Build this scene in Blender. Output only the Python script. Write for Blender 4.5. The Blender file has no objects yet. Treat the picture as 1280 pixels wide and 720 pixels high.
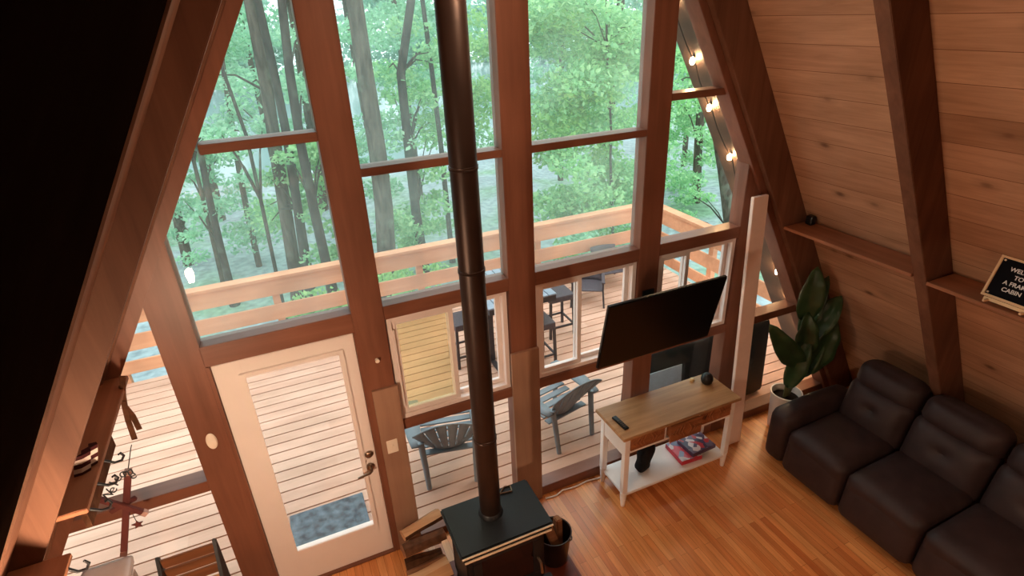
import bpy, bmesh, math, random
import numpy as np
from mathutils import Vector, Matrix, Euler
random.seed(7); RNG = np.random.default_rng(11)
S3 = 3 ** .5
scn = bpy.context.scene; COL = scn.collection
# ------------------------------------------------------------------ camera
F = 708.97
CR = np.array([[0.9141707, -0.40324004, -0.04110229], [-0.21152302, -0.38810338, -0.89701381], [0.34575995, 0.82871783, -0.44008729]])
CC = np.array([0.0, -3.3783, 3.9162])
cam = bpy.data.objects.new('camera', bpy.data.cameras.new('camera')); COL.objects.link(cam)
cam.data.sensor_width = 36; cam.data.lens = F / 1280 * 36; cam.data.clip_start = .02; cam.data.clip_end = 300
m = Matrix(((CR[0][0], -CR[1][0], -CR[2][0], CC[0]), (CR[0][1], -CR[1][1], -CR[2][1], CC[1]), (CR[0][2], -CR[1][2], -CR[2][2], CC[2]), (0, 0, 0, 1)))
cam.matrix_world = m; scn.camera = cam
def ray(u, v): return CR.T @ np.array([(u - 640) / F, (v - 360) / F, 1.])
def at(u, v, y):                       # a direction of the photograph met with the vertical plane at depth y
    d = ray(u, v); t = (y - CC[1]) / d[1]; return CC + t * d
def depth(p): return float(CR[2] @ (np.array(p) - CC))
# ------------------------------------------------------------------ scene graph helpers
ROOT = {}
def tag(o, label=None, cat=None, group=None, kind=None):
    if label: o['label'] = label
    if cat: o['category'] = cat
    if group: o['group'] = group
    if kind: o['kind'] = kind
    return o
def thing(name, label, cat, loc=(0, 0, 0), rz=0, group=None):
    o = bpy.data.objects.new(name, None); COL.objects.link(o)
    o.location = loc; o.rotation_euler = (0, 0, rz); o.empty_display_size = .1
    ROOT[o.name] = Matrix.Translation(loc) @ Matrix.Rotation(rz, 4, 'Z')
    return tag(o, label, cat, group)
def dup(o, parent=None):
    c = o.copy(); COL.objects.link(c)
    if parent: c.parent = parent
    for ch in list(o.children): dup(ch, c)
    return c
def rootmat(o):
    while o is not None:
        if o.name in ROOT: return ROOT[o.name]
        o = o.parent
    return Matrix()
class G:
    def __init__(s): s.bm = bmesh.new()
    def poly(s, vs, fs, M=None):
        bv = [s.bm.verts.new((M @ Vector(v)) if M else v) for v in vs]
        for f in fs:
            try: s.bm.faces.new([bv[i] for i in f])
            except ValueError: pass
        return bv
    def box(s, x0, x1, y0, y1, z0, z1, M=None):
        v = [(x, y, z) for x in (x0, x1) for y in (y0, y1) for z in (z0, z1)]
        s.poly(v, [(0, 1, 3, 2), (4, 6, 7, 5), (0, 4, 5, 1), (2, 3, 7, 6), (0, 2, 6, 4), (1, 5, 7, 3)], M); return s
    def bar(s, a, b, w, h, up=(0, 0, 1)):          # a straight bar of section w x h
        a, b = Vector(a), Vector(b); d = (b - a).normalized(); u = Vector(up)
        if abs(d.dot(u)) > .98: u = Vector((1, 0, 0))
        sd = d.cross(u).normalized(); u = sd.cross(d)
        v = [p + sd * i * w / 2 + u * j * h / 2 for p in (a, b) for i, j in ((-1, -1), (1, -1), (1, 1), (-1, 1))]
        s.poly(v, [(3, 2, 1, 0), (4, 5, 6, 7)] + [(i, (i + 1) % 4, 4 + (i + 1) % 4, 4 + i) for i in range(4)]); return s
    def slope(s, side, k0, k1, y0, y1, z0, z1):    # slab following the A-frame slope
        v = []
        for k in (k0, k1):
            for y in (y0, y1):
                for z in (z0, z1): v.append((k - side * z / S3, y, z))
        s.poly(v, [(0, 1, 3, 2), (4, 6, 7, 5), (0, 4, 5, 1), (2, 3, 7, 6), (0, 2, 6, 4), (1, 5, 7, 3)]); return s
    def prism(s, pts, ex, M=None):                 # polygon swept by a vector
        ex = Vector(ex); n = len(pts); v = [Vector(p) for p in pts]; v += [p + ex for p in v]
        s.poly(v, [tuple(range(n))[::-1], tuple(range(n, 2 * n))] + [(i, (i + 1) % n, n + (i + 1) % n, n + i) for i in range(n)], M); return s
    def tube(s, pts, r, seg=8, cap=True, M=None):
        pts = [Vector(p) for p in pts]; n = len(pts); rs = r if isinstance(r, (list, tuple)) else [r] * n
        rings = []; prev = None
        for i, p in enumerate(pts):
            d = (pts[min(i + 1, n - 1)] - pts[max(i - 1, 0)]).normalized()
            u = prev if prev is not None else (Vector((0, 0, 1)) if abs(d.z) < .9 else Vector((1, 0, 0)))
            a = d.cross(u)
            if a.length < 1e-4: a = d.cross(Vector((0, 1, 0)))
            a.normalize(); u = a.cross(d); prev = u
            ring = []
            for k in range(seg):
                t = 2 * math.pi * k / seg; q = p + (a * math.cos(t) + u * math.sin(t)) * rs[i]
                ring.append(s.bm.verts.new(M @ q if M else q))
            rings.append(ring)
        for i in range(n - 1):
            for k in range(seg):
                s.bm.faces.new((rings[i][k], rings[i][(k + 1) % seg], rings[i + 1][(k + 1) % seg], rings[i + 1][k]))
        if cap: s.bm.faces.new(rings[0][::-1]); s.bm.faces.new(rings[-1])
        return s
    def lathe(s, prof, c=(0, 0, 0), seg=24, M=None):
        c = Vector(c); rings = []
        for r, z in prof:
            if r < 1e-5:
                q = c + Vector((0, 0, z)); rings.append([s.bm.verts.new(M @ q if M else q)])
            else:
                ring = []
                for k in range(seg):
                    t = 2 * math.pi * k / seg; q = c + Vector((r * math.cos(t), r * math.sin(t), z)); ring.append(s.bm.verts.new(M @ q if M else q))
                rings.append(ring)
        for a, b in zip(rings, rings[1:]):
            for k in range(seg):
                l = (k + 1) % seg
                if len(a) == 1 and len(b) == 1: continue
                if len(a) == 1: s.bm.faces.new((a[0], b[l], b[k]))
                elif len(b) == 1: s.bm.faces.new((a[k], a[l], b[0]))
                else: s.bm.faces.new((a[k], a[l], b[l], b[k]))
        return s
    def rcube(s, half, r, n=8, M=None, puff=(0, 0, 0), fn=None):   # rounded, optionally puffed block
        hx, hy, hz = half; idx = {}
        def vert(i, j, k):
            key = (i, j, k)
            if key in idx: return idx[key]
            p = Vector(((2 * i / n - 1), (2 * j / n - 1), (2 * k / n - 1)))
            t = Vector((p.x, p.y, p.z)); q = Vector((p.x * hx, p.y * hy, p.z * hz))
            c = Vector((max(-hx + r, min(hx - r, q.x)), max(-hy + r, min(hy - r, q.y)), max(-hz + r, min(hz - r, q.z))))
            d = q - c
            if d.length > 1e-9: q = c + d.normalized() * r
            q.x += puff[0] * t.x * (1 - t.y ** 2) * (1 - t.z ** 2); q.y += puff[1] * t.y * (1 - t.x ** 2) * (1 - t.z ** 2); q.z += puff[2] * t.z * (1 - t.x ** 2) * (1 - t.y ** 2)
            if fn: q = Vector(fn(q, t))
            idx[key] = s.bm.verts.new(M @ q if M else q); return idx[key]
        for a in range(n):
            for b in range(n):
                for e, fl in ((0, 0), (n, 1)):
                    for ax in range(3):
                        cs = [(a, b), (a + 1, b), (a + 1, b + 1), (a, b + 1)]
                        q = []
                        for c1, c2 in cs:
                            t = [0, 0, 0]; t[ax] = e; t[(ax + 1) % 3] = c1; t[(ax + 2) % 3] = c2; q.append(vert(*t))
                        s.bm.faces.new(q if fl else q[::-1])
        return s
    def build(s, name, mat, parent=None, bevel=0, smooth=False, label=None):
        bm = s.bm
        bmesh.ops.recalc_face_normals(bm, faces=bm.faces)
        if bevel: bmesh.ops.bevel(bm, geom=[e for e in bm.edges if e.is_manifold and e.calc_face_angle(0) > .5], offset=bevel, segments=2, affect='EDGES', clamp_overlap=True)
        if smooth:
            for f in bm.faces: f.smooth = True
            for e in bm.edges:
                if e.is_manifold and e.calc_face_angle(0) > .8: e.smooth = False
        me = bpy.data.meshes.new(name)
        if parent is not None: bm.transform(rootmat(parent).inverted())
        bm.to_mesh(me); bm.free(); me.materials.append(mat)
        o = bpy.data.objects.new(name, me); COL.objects.link(o)
        if parent is not None: o.parent = parent
        if label: o['label'] = label
        return o
def struct(name, g, mat, parent=None, bevel=0, smooth=False):
    o = g.build(name, mat, parent, bevel, smooth)
    if parent is None: o['kind'] = 'structure'
    return o
def text_mesh(name, s, size, mat, M, parent=None, ext=.002, align='LEFT', bold=0):
    cu = bpy.data.curves.new(name, 'FONT'); cu.body = s; cu.size = size; cu.extrude = ext; cu.align_x = align; cu.offset = bold
    t = bpy.data.objects.new(name, cu); COL.objects.link(t); bpy.context.view_layer.update()
    me = bpy.data.meshes.new_from_object(t.evaluated_get(bpy.context.evaluated_depsgraph_get()))
    bpy.data.objects.remove(t); bpy.data.curves.remove(cu)
    me.transform((rootmat(parent).inverted() if parent else Matrix()) @ M); me.materials.clear(); me.materials.append(mat)
    o = bpy.data.objects.new(name, me); COL.objects.link(o)
    if parent: o.parent = parent
    return o
# ------------------------------------------------------------------ materials
def srgb(r, g, b): return tuple(((c / 255) / 12.92 if c <= 10 else ((c / 255 + .055) / 1.055) ** 2.4) for c in (r, g, b)) + (1,)
class N:
    def __init__(s, name):
        s.m = bpy.data.materials.new(name); s.m.use_nodes = True; s.t = s.m.node_tree; s.t.nodes.clear()
        s.out = s.t.nodes.new('ShaderNodeOutputMaterial')
    def n(s, typ, **kw):
        o = s.t.nodes.new('ShaderNode' + typ)
        for k, v in kw.items():
            if k.startswith('i_'):
                key = k[2:].replace('_', ' ')
                o.inputs[key].default_value = v
            else: setattr(o, k, v)
        return o
    def l(s, a, b): s.t.links.new(a, b)
    def ramp(s, fac, stops):
        r = s.n('ValToRGB'); e = r.color_ramp.elements
        e[0].position, e[0].color = stops[0]; e[1].position, e[1].color = stops[-1]
        for p, c in stops[1:-1]:
            q = e.new(p); q.color = c
        s.l(fac, r.inputs[0]); return r.outputs[0]
    def mix(s, a, b, fac, mode='MIX'):
        x = s.n('Mix', data_type='RGBA', blend_type=mode)
        for i, v in ((0, fac), (6, a), (7, b)):
            if hasattr(v, 'links'): s.l(v, x.inputs[i])
            else: x.inputs[i].default_value = v
        return x.outputs[2]
    def vec(s, perm=None, scale=(1, 1, 1)):
        tc = s.n('TexCoord'); v = tc.outputs['Object']
        if perm:
            sp = s.n('SeparateXYZ'); s.l(v, sp.inputs[0]); cb = s.n('CombineXYZ')
            for i, a in enumerate(perm):
                if a is not None: s.l(sp.outputs[a], cb.inputs[i])
            v = cb.outputs[0]
        mp = s.n('Mapping'); mp.inputs['Scale'].default_value = scale; s.l(v, mp.inputs[0]); return mp.outputs[0]
    def bsdf(s, col, rough=.5, spec=.5, metal=0, bump=None, coat=0, **kw):
        b = s.n('BsdfPrincipled')
        if hasattr(col, 'links'): s.l(col, b.inputs['Base Color'])
        else: b.inputs['Base Color'].default_value = col
        if hasattr(rough, 'links'): s.l(rough, b.inputs['Roughness'])
        else: b.inputs['Roughness'].default_value = rough
        b.inputs['Specular IOR Level'].default_value = spec; b.inputs['Metallic'].default_value = metal; b.inputs['Coat Weight'].default_value = coat
        if bump is not None:
            bp = s.n('Bump'); bp.inputs['Strength'].default_value = bump[1]; bp.inputs['Distance'].default_value = .01; s.l(bump[0], bp.inputs['Height']); s.l(bp.outputs[0], b.inputs['Normal'])
        s.l(b.outputs[0], s.out.inputs[0]); return s.m
def plain(name, col, rough=.5, spec=.4, metal=0, var=.12, scale=12, coat=0, bump=.0):
    k = N(name); nz = k.n('TexNoise', i_Scale=scale, i_Detail=4.); k.l(k.vec(), nz.inputs['Vector'])
    c = Vector(col[:3]); lo = tuple(c * (1 - var)) + (1,); hi = tuple(c * (1 + var)) + (1,)
    return k.bsdf(k.ramp(nz.outputs[0], [(.3, lo), (.7, hi)]), rough, spec, metal, (nz.outputs[0], bump) if bump else None, coat)
def wood(name, c1, c2, grain='z', rough=.5, spec=.35, sc=14, bump=.1):
    k = N(name); s = {'x': (.07, 1, 1), 'y': (1, .07, 1), 'z': (1, 1, .07)}[grain]
    v = k.vec(None, tuple(a * sc for a in s)); nz = k.n('TexNoise', i_Scale=1., i_Detail=5., i_Roughness=.6, i_Distortion=.5); k.l(v, nz.inputs['Vector'])
    big = k.n('TexNoise', i_Scale=1.6, i_Detail=2.); k.l(k.vec(), big.inputs['Vector'])
    col = k.ramp(nz.outputs[0], [(.3, c1), (.7, c2)])
    col = k.mix(col, k.ramp(big.outputs[0], [(.35, (.75, .75, .75, 1)), (.65, (1.1, 1.1, 1.1, 1))]), .8, 'MULTIPLY')
    return k.bsdf(col, rough, spec, 0, (nz.outputs[0], bump))
def planks(name, perm, w, L, cols, rough=.4, spec=.4, gap=.002, gapcol=(.02, .01, .005, 1), knots=0, grain=.5, coat=0, across=1.0, bump=.15, var=1.0):
    k = N(name); v = k.vec(perm, (1, across, 1))
    br = k.n('TexBrick', offset=.37, offset_frequency=2, i_Scale=1., i_Mortar_Size=gap, i_Brick_Width=L, i_Row_Height=w, i_Mortar_Smooth=.2, i_Bias=0.)
    br.inputs['Color1'].default_value = (0, 0, 0, 1); br.inputs['Color2'].default_value = (1, 1, 1, 1); br.inputs['Mortar'].default_value = (.5, .5, .5, 1)
    k.l(v, br.inputs['Vector'])
    col = k.ramp(br.outputs['Color'], [(i / (len(cols) - 1), c) for i, c in enumerate(cols)])
    mp = k.n('Mapping'); mp.inputs['Scale'].default_value = (2.2, 32, 1); k.l(v, mp.inputs[0])
    nz = k.n('TexNoise', i_Scale=1., i_Detail=6., i_Roughness=.65, i_Distortion=.8); k.l(mp.outputs[0], nz.inputs['Vector'])
    col = k.mix(col, k.ramp(nz.outputs[0], [(.3, (.62, .55, .5, 1)), (.62, (1.12, 1.12, 1.12, 1))]), grain, 'MULTIPLY')
    mp3 = k.n('Mapping'); mp3.inputs['Scale'].default_value = (.8, 3, 1); k.l(v, mp3.inputs[0])
    n3 = k.n('TexNoise', i_Scale=1.3, i_Detail=3.); k.l(mp3.outputs[0], n3.inputs['Vector'])
    col = k.mix(col, k.ramp(n3.outputs[0], [(.35, (.78, .74, .7, 1)), (.65, (1.1, 1.1, 1.1, 1))]), .7 * var, 'MULTIPLY')
    if knots:
        mp2 = k.n('Mapping'); mp2.inputs['Scale'].default_value = (1.9, 3.4, 1); k.l(v, mp2.inputs[0])
        vo = k.n('TexVoronoi', i_Scale=1.5, i_Randomness=1.); k.l(mp2.outputs[0], vo.inputs['Vector'])
        f = k.ramp(vo.outputs['Distance'], [(.0, (1, 1, 1, 1)), (.075, (.75, .75, .75, 1)), (.15, (.2, .2, .2, 1)), (.3, (0, 0, 0, 1))])
        sp = k.n('SeparateXYZ'); k.l(vo.outputs['Color'], sp.inputs[0])
        th = k.n('Math', operation='GREATER_THAN'); th.inputs[1].default_value = .12; k.l(sp.outputs[0], th.inputs[0])
        mu = k.n('Math', operation='MULTIPLY'); k.l(f, mu.inputs[0]); k.l(th.outputs[0], mu.inputs[1])
        mk = k.n('Math', operation='MULTIPLY'); k.l(mu.outputs[0], mk.inputs[0]); mk.inputs[1].default_value = knots
        col = k.mix(col, (.07, .028, .012, 1), mk.outputs[0])
    col = k.mix(col, gapcol, br.outputs['Fac'])
    return k.bsdf(col, rough, spec, 0, (nz.outputs[0], bump), coat)
def emis(name, col, st):
    k = N(name); e = k.n('Emission'); e.inputs[0].default_value = col; e.inputs[1].default_value = st; k.l(e.outputs[0], k.out.inputs[0]); return k.m
def glass(name, haze=.03, tint=(1, 1, 1, 1), hazecol=(.8, .9, .88, 1), refl=.85):  # pale translucent share paints outdoor haze and milky glare into the panes
    k = N(name); tr = k.n('BsdfTransparent'); tr.inputs[0].default_value = tint
    gl = k.n('BsdfGlossy'); gl.inputs['Roughness'].default_value = .01
    lw = k.n('LayerWeight', i_Blend=.5); p = k.n('Math', operation='POWER'); p.inputs[1].default_value = 4.; k.l(lw.outputs['Facing'], p.inputs[0])
    ml = k.n('Math', operation='MULTIPLY_ADD'); ml.inputs[1].default_value = refl * .9; ml.inputs[2].default_value = .035 * refl; k.l(p.outputs[0], ml.inputs[0])
    m1 = k.n('MixShader'); k.l(ml.outputs[0], m1.inputs[0]); k.l(tr.outputs[0], m1.inputs[1]); k.l(gl.outputs[0], m1.inputs[2])
    tl = k.n('BsdfTranslucent'); tl.inputs[0].default_value = hazecol
    nz = k.n('TexNoise', i_Scale=2., i_Detail=3.); k.l(k.vec(), nz.inputs['Vector'])
    dm = k.n('Math', operation='MULTIPLY'); dm.inputs[1].default_value = haze * 2; k.l(nz.outputs[0], dm.inputs[0])
    m2 = k.n('MixShader'); k.l(dm.outputs[0], m2.inputs[0]); k.l(m1.outputs[0], m2.inputs[1]); k.l(tl.outputs[0], m2.inputs[2])
    k.l(m2.outputs[0], k.out.inputs[0]); return k.m
M = {}
M['stain'] = wood('stained_timber', srgb(122, 76, 58), srgb(142, 92, 72), 'z', .42, .4)
M['stain_x'] = wood('stained_timber_rail', srgb(122, 76, 58), srgb(142, 92, 72), 'x', .38, .45)
M['rafter'] = wood('stained_rafter', srgb(104, 68, 52), srgb(128, 88, 68), 'z', .6, .2)
M['casing'] = wood('painted_board_casing', srgb(158, 122, 102), srgb(172, 136, 114), 'z', .5, .3)
M['roof'] = planks('pine_boards', (1, 2, None), .2, 3.4, [srgb(184, 140, 112), srgb(198, 154, 124), srgb(172, 128, 100)], .6, .2, .0025, srgb(128, 88, 64), .85, .45, 0, 1.155)
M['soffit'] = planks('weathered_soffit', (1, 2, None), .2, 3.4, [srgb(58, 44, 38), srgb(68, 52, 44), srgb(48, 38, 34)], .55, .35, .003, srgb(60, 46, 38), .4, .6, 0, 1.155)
M['shade_lining'] = wood('shade_black_lining', (.0045, .002, .0012, 1), (.006, .003, .002, 1), 'z', .95, 0)  # near-black colour holds the shade of the unlit left roof
M['floor'] = planks('oak_floor', (1, 0, None), .058, .75, [srgb(216, 134, 76), srgb(230, 154, 92), srgb(198, 114, 62), srgb(238, 168, 104), srgb(220, 142, 82)], .27, .5, .0009, srgb(120, 60, 28), .0, .5, 0)
M['deck'] = planks('deck_boards', (0, 1, None), .15, 3.6, [srgb(222, 178, 156), srgb(228, 188, 166), srgb(214, 169, 146)], .6, .25, .0, srgb(110, 70, 50), 0, .15, 0)
M['deckrail'] = wood('cedar_rail', srgb(216, 152, 116), srgb(230, 170, 132), 'x', .6, .2)
M['shelf'] = wood('shelf_board', srgb(150, 96, 68), srgb(176, 116, 84), 'y', .5, .3)
M['white'] = plain('white_door_paint', srgb(246, 236, 232), .35, .45, 0, .02, 5)
M['whitewood'] = plain('white_furniture_paint', srgb(246, 240, 238), .4, .4, 0, .03, 8)
M['vinyl'] = plain('vinyl_window_frame', srgb(244, 232, 228), .35, .45, 0, .03, 8)
M['top'] = wood('walnut_tabletop', srgb(164, 118, 78), srgb(198, 152, 106), 'x', .45, .35, 20)
M['drawer'] = wood('carved_drawer_wood', srgb(142, 86, 54), srgb(184, 120, 78), 'x', .5, .3, 26, .5)
M['iron'] = plain('black_iron', srgb(34, 34, 38), .45, .5, .3, .2, 60, 0, .05)
M['stovetop'] = plain('black_stove_steel', srgb(26, 30, 34), .5, .5, .2, .25, 160, 0, .03)
M['pipe'] = plain('stovepipe_steel', srgb(56, 40, 34), .42, .5, .55, .25, 4)
M['brass'] = plain('pale_brass', srgb(236, 214, 186), .4, .6, .35, .05)
M['chrome'] = plain('satin_nickel', srgb(140, 120, 104), .28, .6, .9, .1)
M['stoveglass'] = plain('stove_glass', srgb(30, 18, 14), .08, .8, 0, .3, 6)
M['black'] = plain('black_plastic', srgb(16, 16, 18), .35, .5, 0, .1)
M['screen'] = plain('screen_glass', srgb(8, 6, 6), .3, .35, 0, .1)
M['leather'] = plain('dark_brown_leather', srgb(54, 40, 40), .5, .3, 0, .22, 9, 0, .15)
M['seam'] = plain('sofa_seam', srgb(30, 22, 22), .8, .1)
M['plastic_grey'] = plain('grey_resin', srgb(128, 138, 146), .5, .35, 0, .06)
M['wicker'] = plain('dark_wicker', srgb(82, 74, 80), .55, .35, 0, .3, 90, 0, .2)
M['darkmetal'] = plain('dark_patio_metal', srgb(70, 66, 70), .5, .4, .3, .15)
M['slat'] = plain('grey_table_slats', srgb(140, 152, 170), .3, .5, 0, .1)
M['cover'] = plain('black_grill_cover', srgb(14, 13, 15), .6, .25, 0, .3, 5, 0, .2)
M['skysheen'] = plain('sky_reflection_blue', srgb(176, 204, 222), .35, .4, 0, .08, 20)
M['pot'] = plain('white_ceramic', srgb(226, 216, 208), .35, .45, 0, .03)
M['soil'] = plain('dark_soil', srgb(38, 28, 22), .95, .1, 0, .4, 60)
M['figleaf'] = plain('fig_leaf', srgb(48, 72, 44), .32, .5, 0, .3, 10)
M['figstem'] = plain('fig_stem', srgb(86, 84, 50), .6, .3)
M['cord'] = plain('white_cord', srgb(230, 214, 200), .5, .3)
M['bark'] = plain('log_bark', srgb(92, 60, 42), .9, .1, 0, .35, 20, 0, .6)
M['split'] = wood('split_log_face', srgb(190, 136, 96), srgb(214, 164, 120), 'x', .8, .1, 30)
M['splitdark'] = wood('weathered_log_face', srgb(140, 92, 64), srgb(170, 118, 84), 'x', .8, .1, 30)
M['bucket'] = plain('dark_metal_bucket', srgb(60, 46, 42), .38, .5, .6, .3, 14)
M['hearth'] = planks('hearth_tiles', (0, 1, None), .3, .3, [srgb(110, 48, 30), srgb(128, 60, 38)], .4, .4, .004, srgb(80, 40, 30), 0, .3)
M['mat'] = plain('charcoal_doormat', srgb(96, 112, 124), .85, .15, 0, .55, 14, 0, .4)
M['boardpale'] = plain('primed_board', srgb(246, 222, 210), .5, .3, 0, .03)
M['plate'] = plain('switch_plate', srgb(246, 232, 216), .4, .4, 0, .02)
M['letterfelt'] = plain('black_felt', srgb(18, 18, 24), .9, .1)
M['letter'] = plain('white_letters', srgb(240, 236, 236), .5, .3)
M['oak'] = wood('pale_oak_frame', srgb(236, 196, 150), srgb(246, 210, 168), 'z', .5, .3)
M['redwood'] = wood('red_painted_stick', srgb(88, 44, 44), srgb(118, 66, 60), 'z', .7, .2)
M['tip'] = plain('whitewashed_tip', srgb(196, 160, 150), .7, .2)
M['crate'] = wood('crate_slats', srgb(120, 76, 50), srgb(158, 104, 70), 'x', .6, .2)
M['tub'] = plain('milky_plastic', srgb(196, 178, 172), .25, .5, 0, .05)
M['redbox'] = plain('red_box', srgb(204, 60, 78), .4, .4, 0, .1)
M['purplebox'] = plain('purple_box', srgb(90, 70, 96), .4, .4, 0, .15)
M['tan'] = plain('tan_tin', srgb(206, 176, 126), .4, .4, 0, .2, 40)
M['fabric_black'] = plain('black_bag_fabric', srgb(26, 24, 26), .8, .2, 0, .3, 30, 0, .2)
M['bulb'] = emis('warm_bulb', (1, .62, .3, 1), 420)
M['lampbulb'] = emis('lamp_bulb', (1, .66, .36, 1), 1)
def cover_print(name, base, cols, sc):
    k = N(name); vo = k.n('TexVoronoi', i_Scale=sc); k.l(k.vec(), vo.inputs['Vector']); sp = k.n('SeparateXYZ'); k.l(vo.outputs['Color'], sp.inputs[0])
    n = len(cols); st = []
    r = k.ramp(sp.outputs[0], [(i / n, c) for i, c in enumerate(cols)] + [(1, base)])
    r.node.color_ramp.interpolation = 'CONSTANT'
    return k.bsdf(r, .3, .4)
M['print1'] = cover_print('box_cover_print', srgb(230, 210, 214), [srgb(150, 160, 190), srgb(220, 90, 104), srgb(226, 216, 220), srgb(120, 130, 160)], 16)
M['print2'] = cover_print('dark_cover_print', srgb(90, 74, 100), [srgb(84, 70, 96), srgb(190, 56, 64), srgb(220, 204, 204), srgb(70, 60, 84), srgb(110, 96, 120)], 22)
def stripes():
    k = N('striped_cloth'); w = k.n('TexWave', wave_type='BANDS', bands_direction='Z', i_Scale=7.); k.l(k.vec(), w.inputs['Vector'])
    r = k.ramp(w.outputs['Fac'], [(0, srgb(60, 20, 20)), (.5, srgb(206, 190, 180))]); r.node.color_ramp.interpolation = 'CONSTANT'
    return k.bsdf(r, .8, .2)
M['stripes'] = stripes()
def leafmat(name, a, b, c, tr=.45):
    k = N(name); g = k.n('NewGeometry'); oi = k.n('TexNoise', i_Scale=.9, i_Detail=2.); k.l(k.vec(), oi.inputs['Vector'])
    col = k.ramp(g.outputs['Random Per Island'], [(0, a), (.5, b), (1, c)])
    col = k.mix(col, k.ramp(oi.outputs[0], [(.35, (.8, .85, .85, 1)), (.65, (1.15, 1.12, 1.05, 1))]), .8, 'MULTIPLY')
    d = k.n('BsdfPrincipled', i_Roughness=.5); k.l(col, d.inputs['Base Color']); d.inputs['Specular IOR Level'].default_value = .4
    t = k.n('BsdfTranslucent'); k.l(col, t.inputs[0]); mx = k.n('MixShader'); mx.inputs[0].default_value = tr
    k.l(d.outputs[0], mx.inputs[1]); k.l(t.outputs[0], mx.inputs[2]); k.l(mx.outputs[0], k.out.inputs[0]); return k.m
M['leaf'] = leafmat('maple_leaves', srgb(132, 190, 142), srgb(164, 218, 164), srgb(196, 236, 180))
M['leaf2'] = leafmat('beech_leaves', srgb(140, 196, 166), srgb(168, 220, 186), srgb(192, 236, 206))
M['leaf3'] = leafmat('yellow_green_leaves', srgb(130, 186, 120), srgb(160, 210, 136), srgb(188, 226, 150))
M['farleaf'] = leafmat('far_shore_leaves', srgb(150, 196, 180), srgb(166, 208, 192), srgb(186, 222, 206))  # distance haze is mixed into these pale leaf colours
def barkmat(name, c1, c2):
    k = N(name); nz = k.n('TexNoise', i_Scale=1., i_Detail=6.); k.l(k.vec(None, (11, 11, 2.2)), nz.inputs['Vector'])
    li = k.n('TexNoise', i_Scale=2.5, i_Detail=3.); k.l(k.vec(), li.inputs['Vector'])
    col = k.ramp(nz.outputs[0], [(.3, c1), (.7, c2)]); col = k.mix(col, srgb(150, 172, 150), k.ramp(li.outputs[0], [(.55, (0, 0, 0, 1)), (.8, (.4, .4, .4, 1))]))
    return k.bsdf(col, .9, .1, 0, (nz.outputs[0], .5))
M['trunk'] = barkmat('grey_bark', srgb(44, 40, 36), srgb(108, 100, 90))
M['trunkd'] = barkmat('dark_bark', srgb(38, 36, 35), srgb(82, 78, 72))
def groundmat():
    k = N('forest_floor'); nz = k.n('TexNoise', i_Scale=.35, i_Detail=6.); k.l(k.vec(), nz.inputs['Vector'])
    n2 = k.n('TexNoise', i_Scale=6., i_Detail=4.); k.l(k.vec(), n2.inputs['Vector'])
    col = k.ramp(nz.outputs[0], [(.35, srgb(160, 176, 182)), (.5, srgb(178, 194, 200)), (.62, srgb(146, 180, 154))])  # pale ground tones carry the distance haze in the colour
    col = k.mix(col, k.ramp(n2.outputs[0], [(.3, (.6, .6, .62, 1)), (.7, (1.2, 1.2, 1.2, 1))]), .8, 'MULTIPLY')
    return k.bsdf(col, .95, .1)
M['ground'] = groundmat()
def watermat():
    k = N('lake_water'); nz = k.n('TexNoise', i_Scale=1., i_Detail=4.); k.l(k.vec(None, (.25, 1.6, 1)), nz.inputs['Vector'])
    return k.bsdf(srgb(120, 150, 156), .12, .6, 0, (nz.outputs[0], .25))
M['water'] = watermat()
M['glass'] = glass('window_glass', .095)
M['clearglass'] = glass('clear_window_glass', .012, refl=.5)
M['lowglass'] = glass('lower_window_glass', .002, refl=.35)
M['doorglass'] = glass('door_glass', .02)
M['insect'] = glass('insect_screen', .1, (.88, .80, .62, 1), (.8, .74, .55, 1), .3)

# ------------------------------------------------------------------ setting: floor, roof, deck
CX = 1.46
struct('floor', G().box(-2.7, 5.6, -6.2, .14, -.12, 0), M['floor'])
KR, KL = 5.46, -2.56                       # underside of the roof boards: x = K -/+ z / sqrt 3
APZ = (KR - KL) / 2 * S3
rb = G().slope(1, KR, KR + .08, -6.2, .1, -.45, APZ + .02); struct('wall_right', rb, M['roof'])
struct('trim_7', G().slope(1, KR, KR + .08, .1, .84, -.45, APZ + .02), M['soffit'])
lb = G().slope(-1, KL - .08, KL, -6.2, .84, -.45, APZ + .02); struct('wall_left', lb, M['roof'])
struct('wall_back', G().prism([(KL - .05, -6.2, -.1), (KR + .05, -6.2, -.1), (CX, -6.2, APZ + .05)], (0, -.1, 0)), M['roof'])
struct('wall_left_shade', G().slope(-1, KL + .002, -2.45, -6.19, -1.462, .02, 6.2), M['shade_lining'])  # black sheet over the left roof, painting in its deep shade
RI = 5.16; LI = -2.34
def rafter(n, side, k0, k1, y0, y1, z1=6.35): struct('trim_%d' % n, G().slope(side, k0, k1, y0, y1, 0, z1), M['rafter'], None, .004)
rafter(1, 1, RI, KR, -.08, .12); rafter(2, 1, RI + .01, KR, -1.29, -1.2)
rafter(3, -1, KL, LI, -.08, .12); rafter(4, -1, KL, -2.325, -1.20, -1.12)
struct('trim_9', G().slope(-1, KL + .002, -2.44, -1.46, -1.205, .02, 6.2), M['rafter'], None)
rafter(5, 1, RI + .01, KR, -2.51, -2.42); rafter(6, 1, RI + .01, KR, -3.73, -3.64)
struct('loft_floor', G().box(-1.0, 3.9, -6.19, -2.95, 2.3, 2.4), M['roof'])
struct('trim_8', G().slope(-1, LI, -2.26, -.03, .12, 0, 6.4), M['stain'], None, .003)      # casing along the left slope
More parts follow.
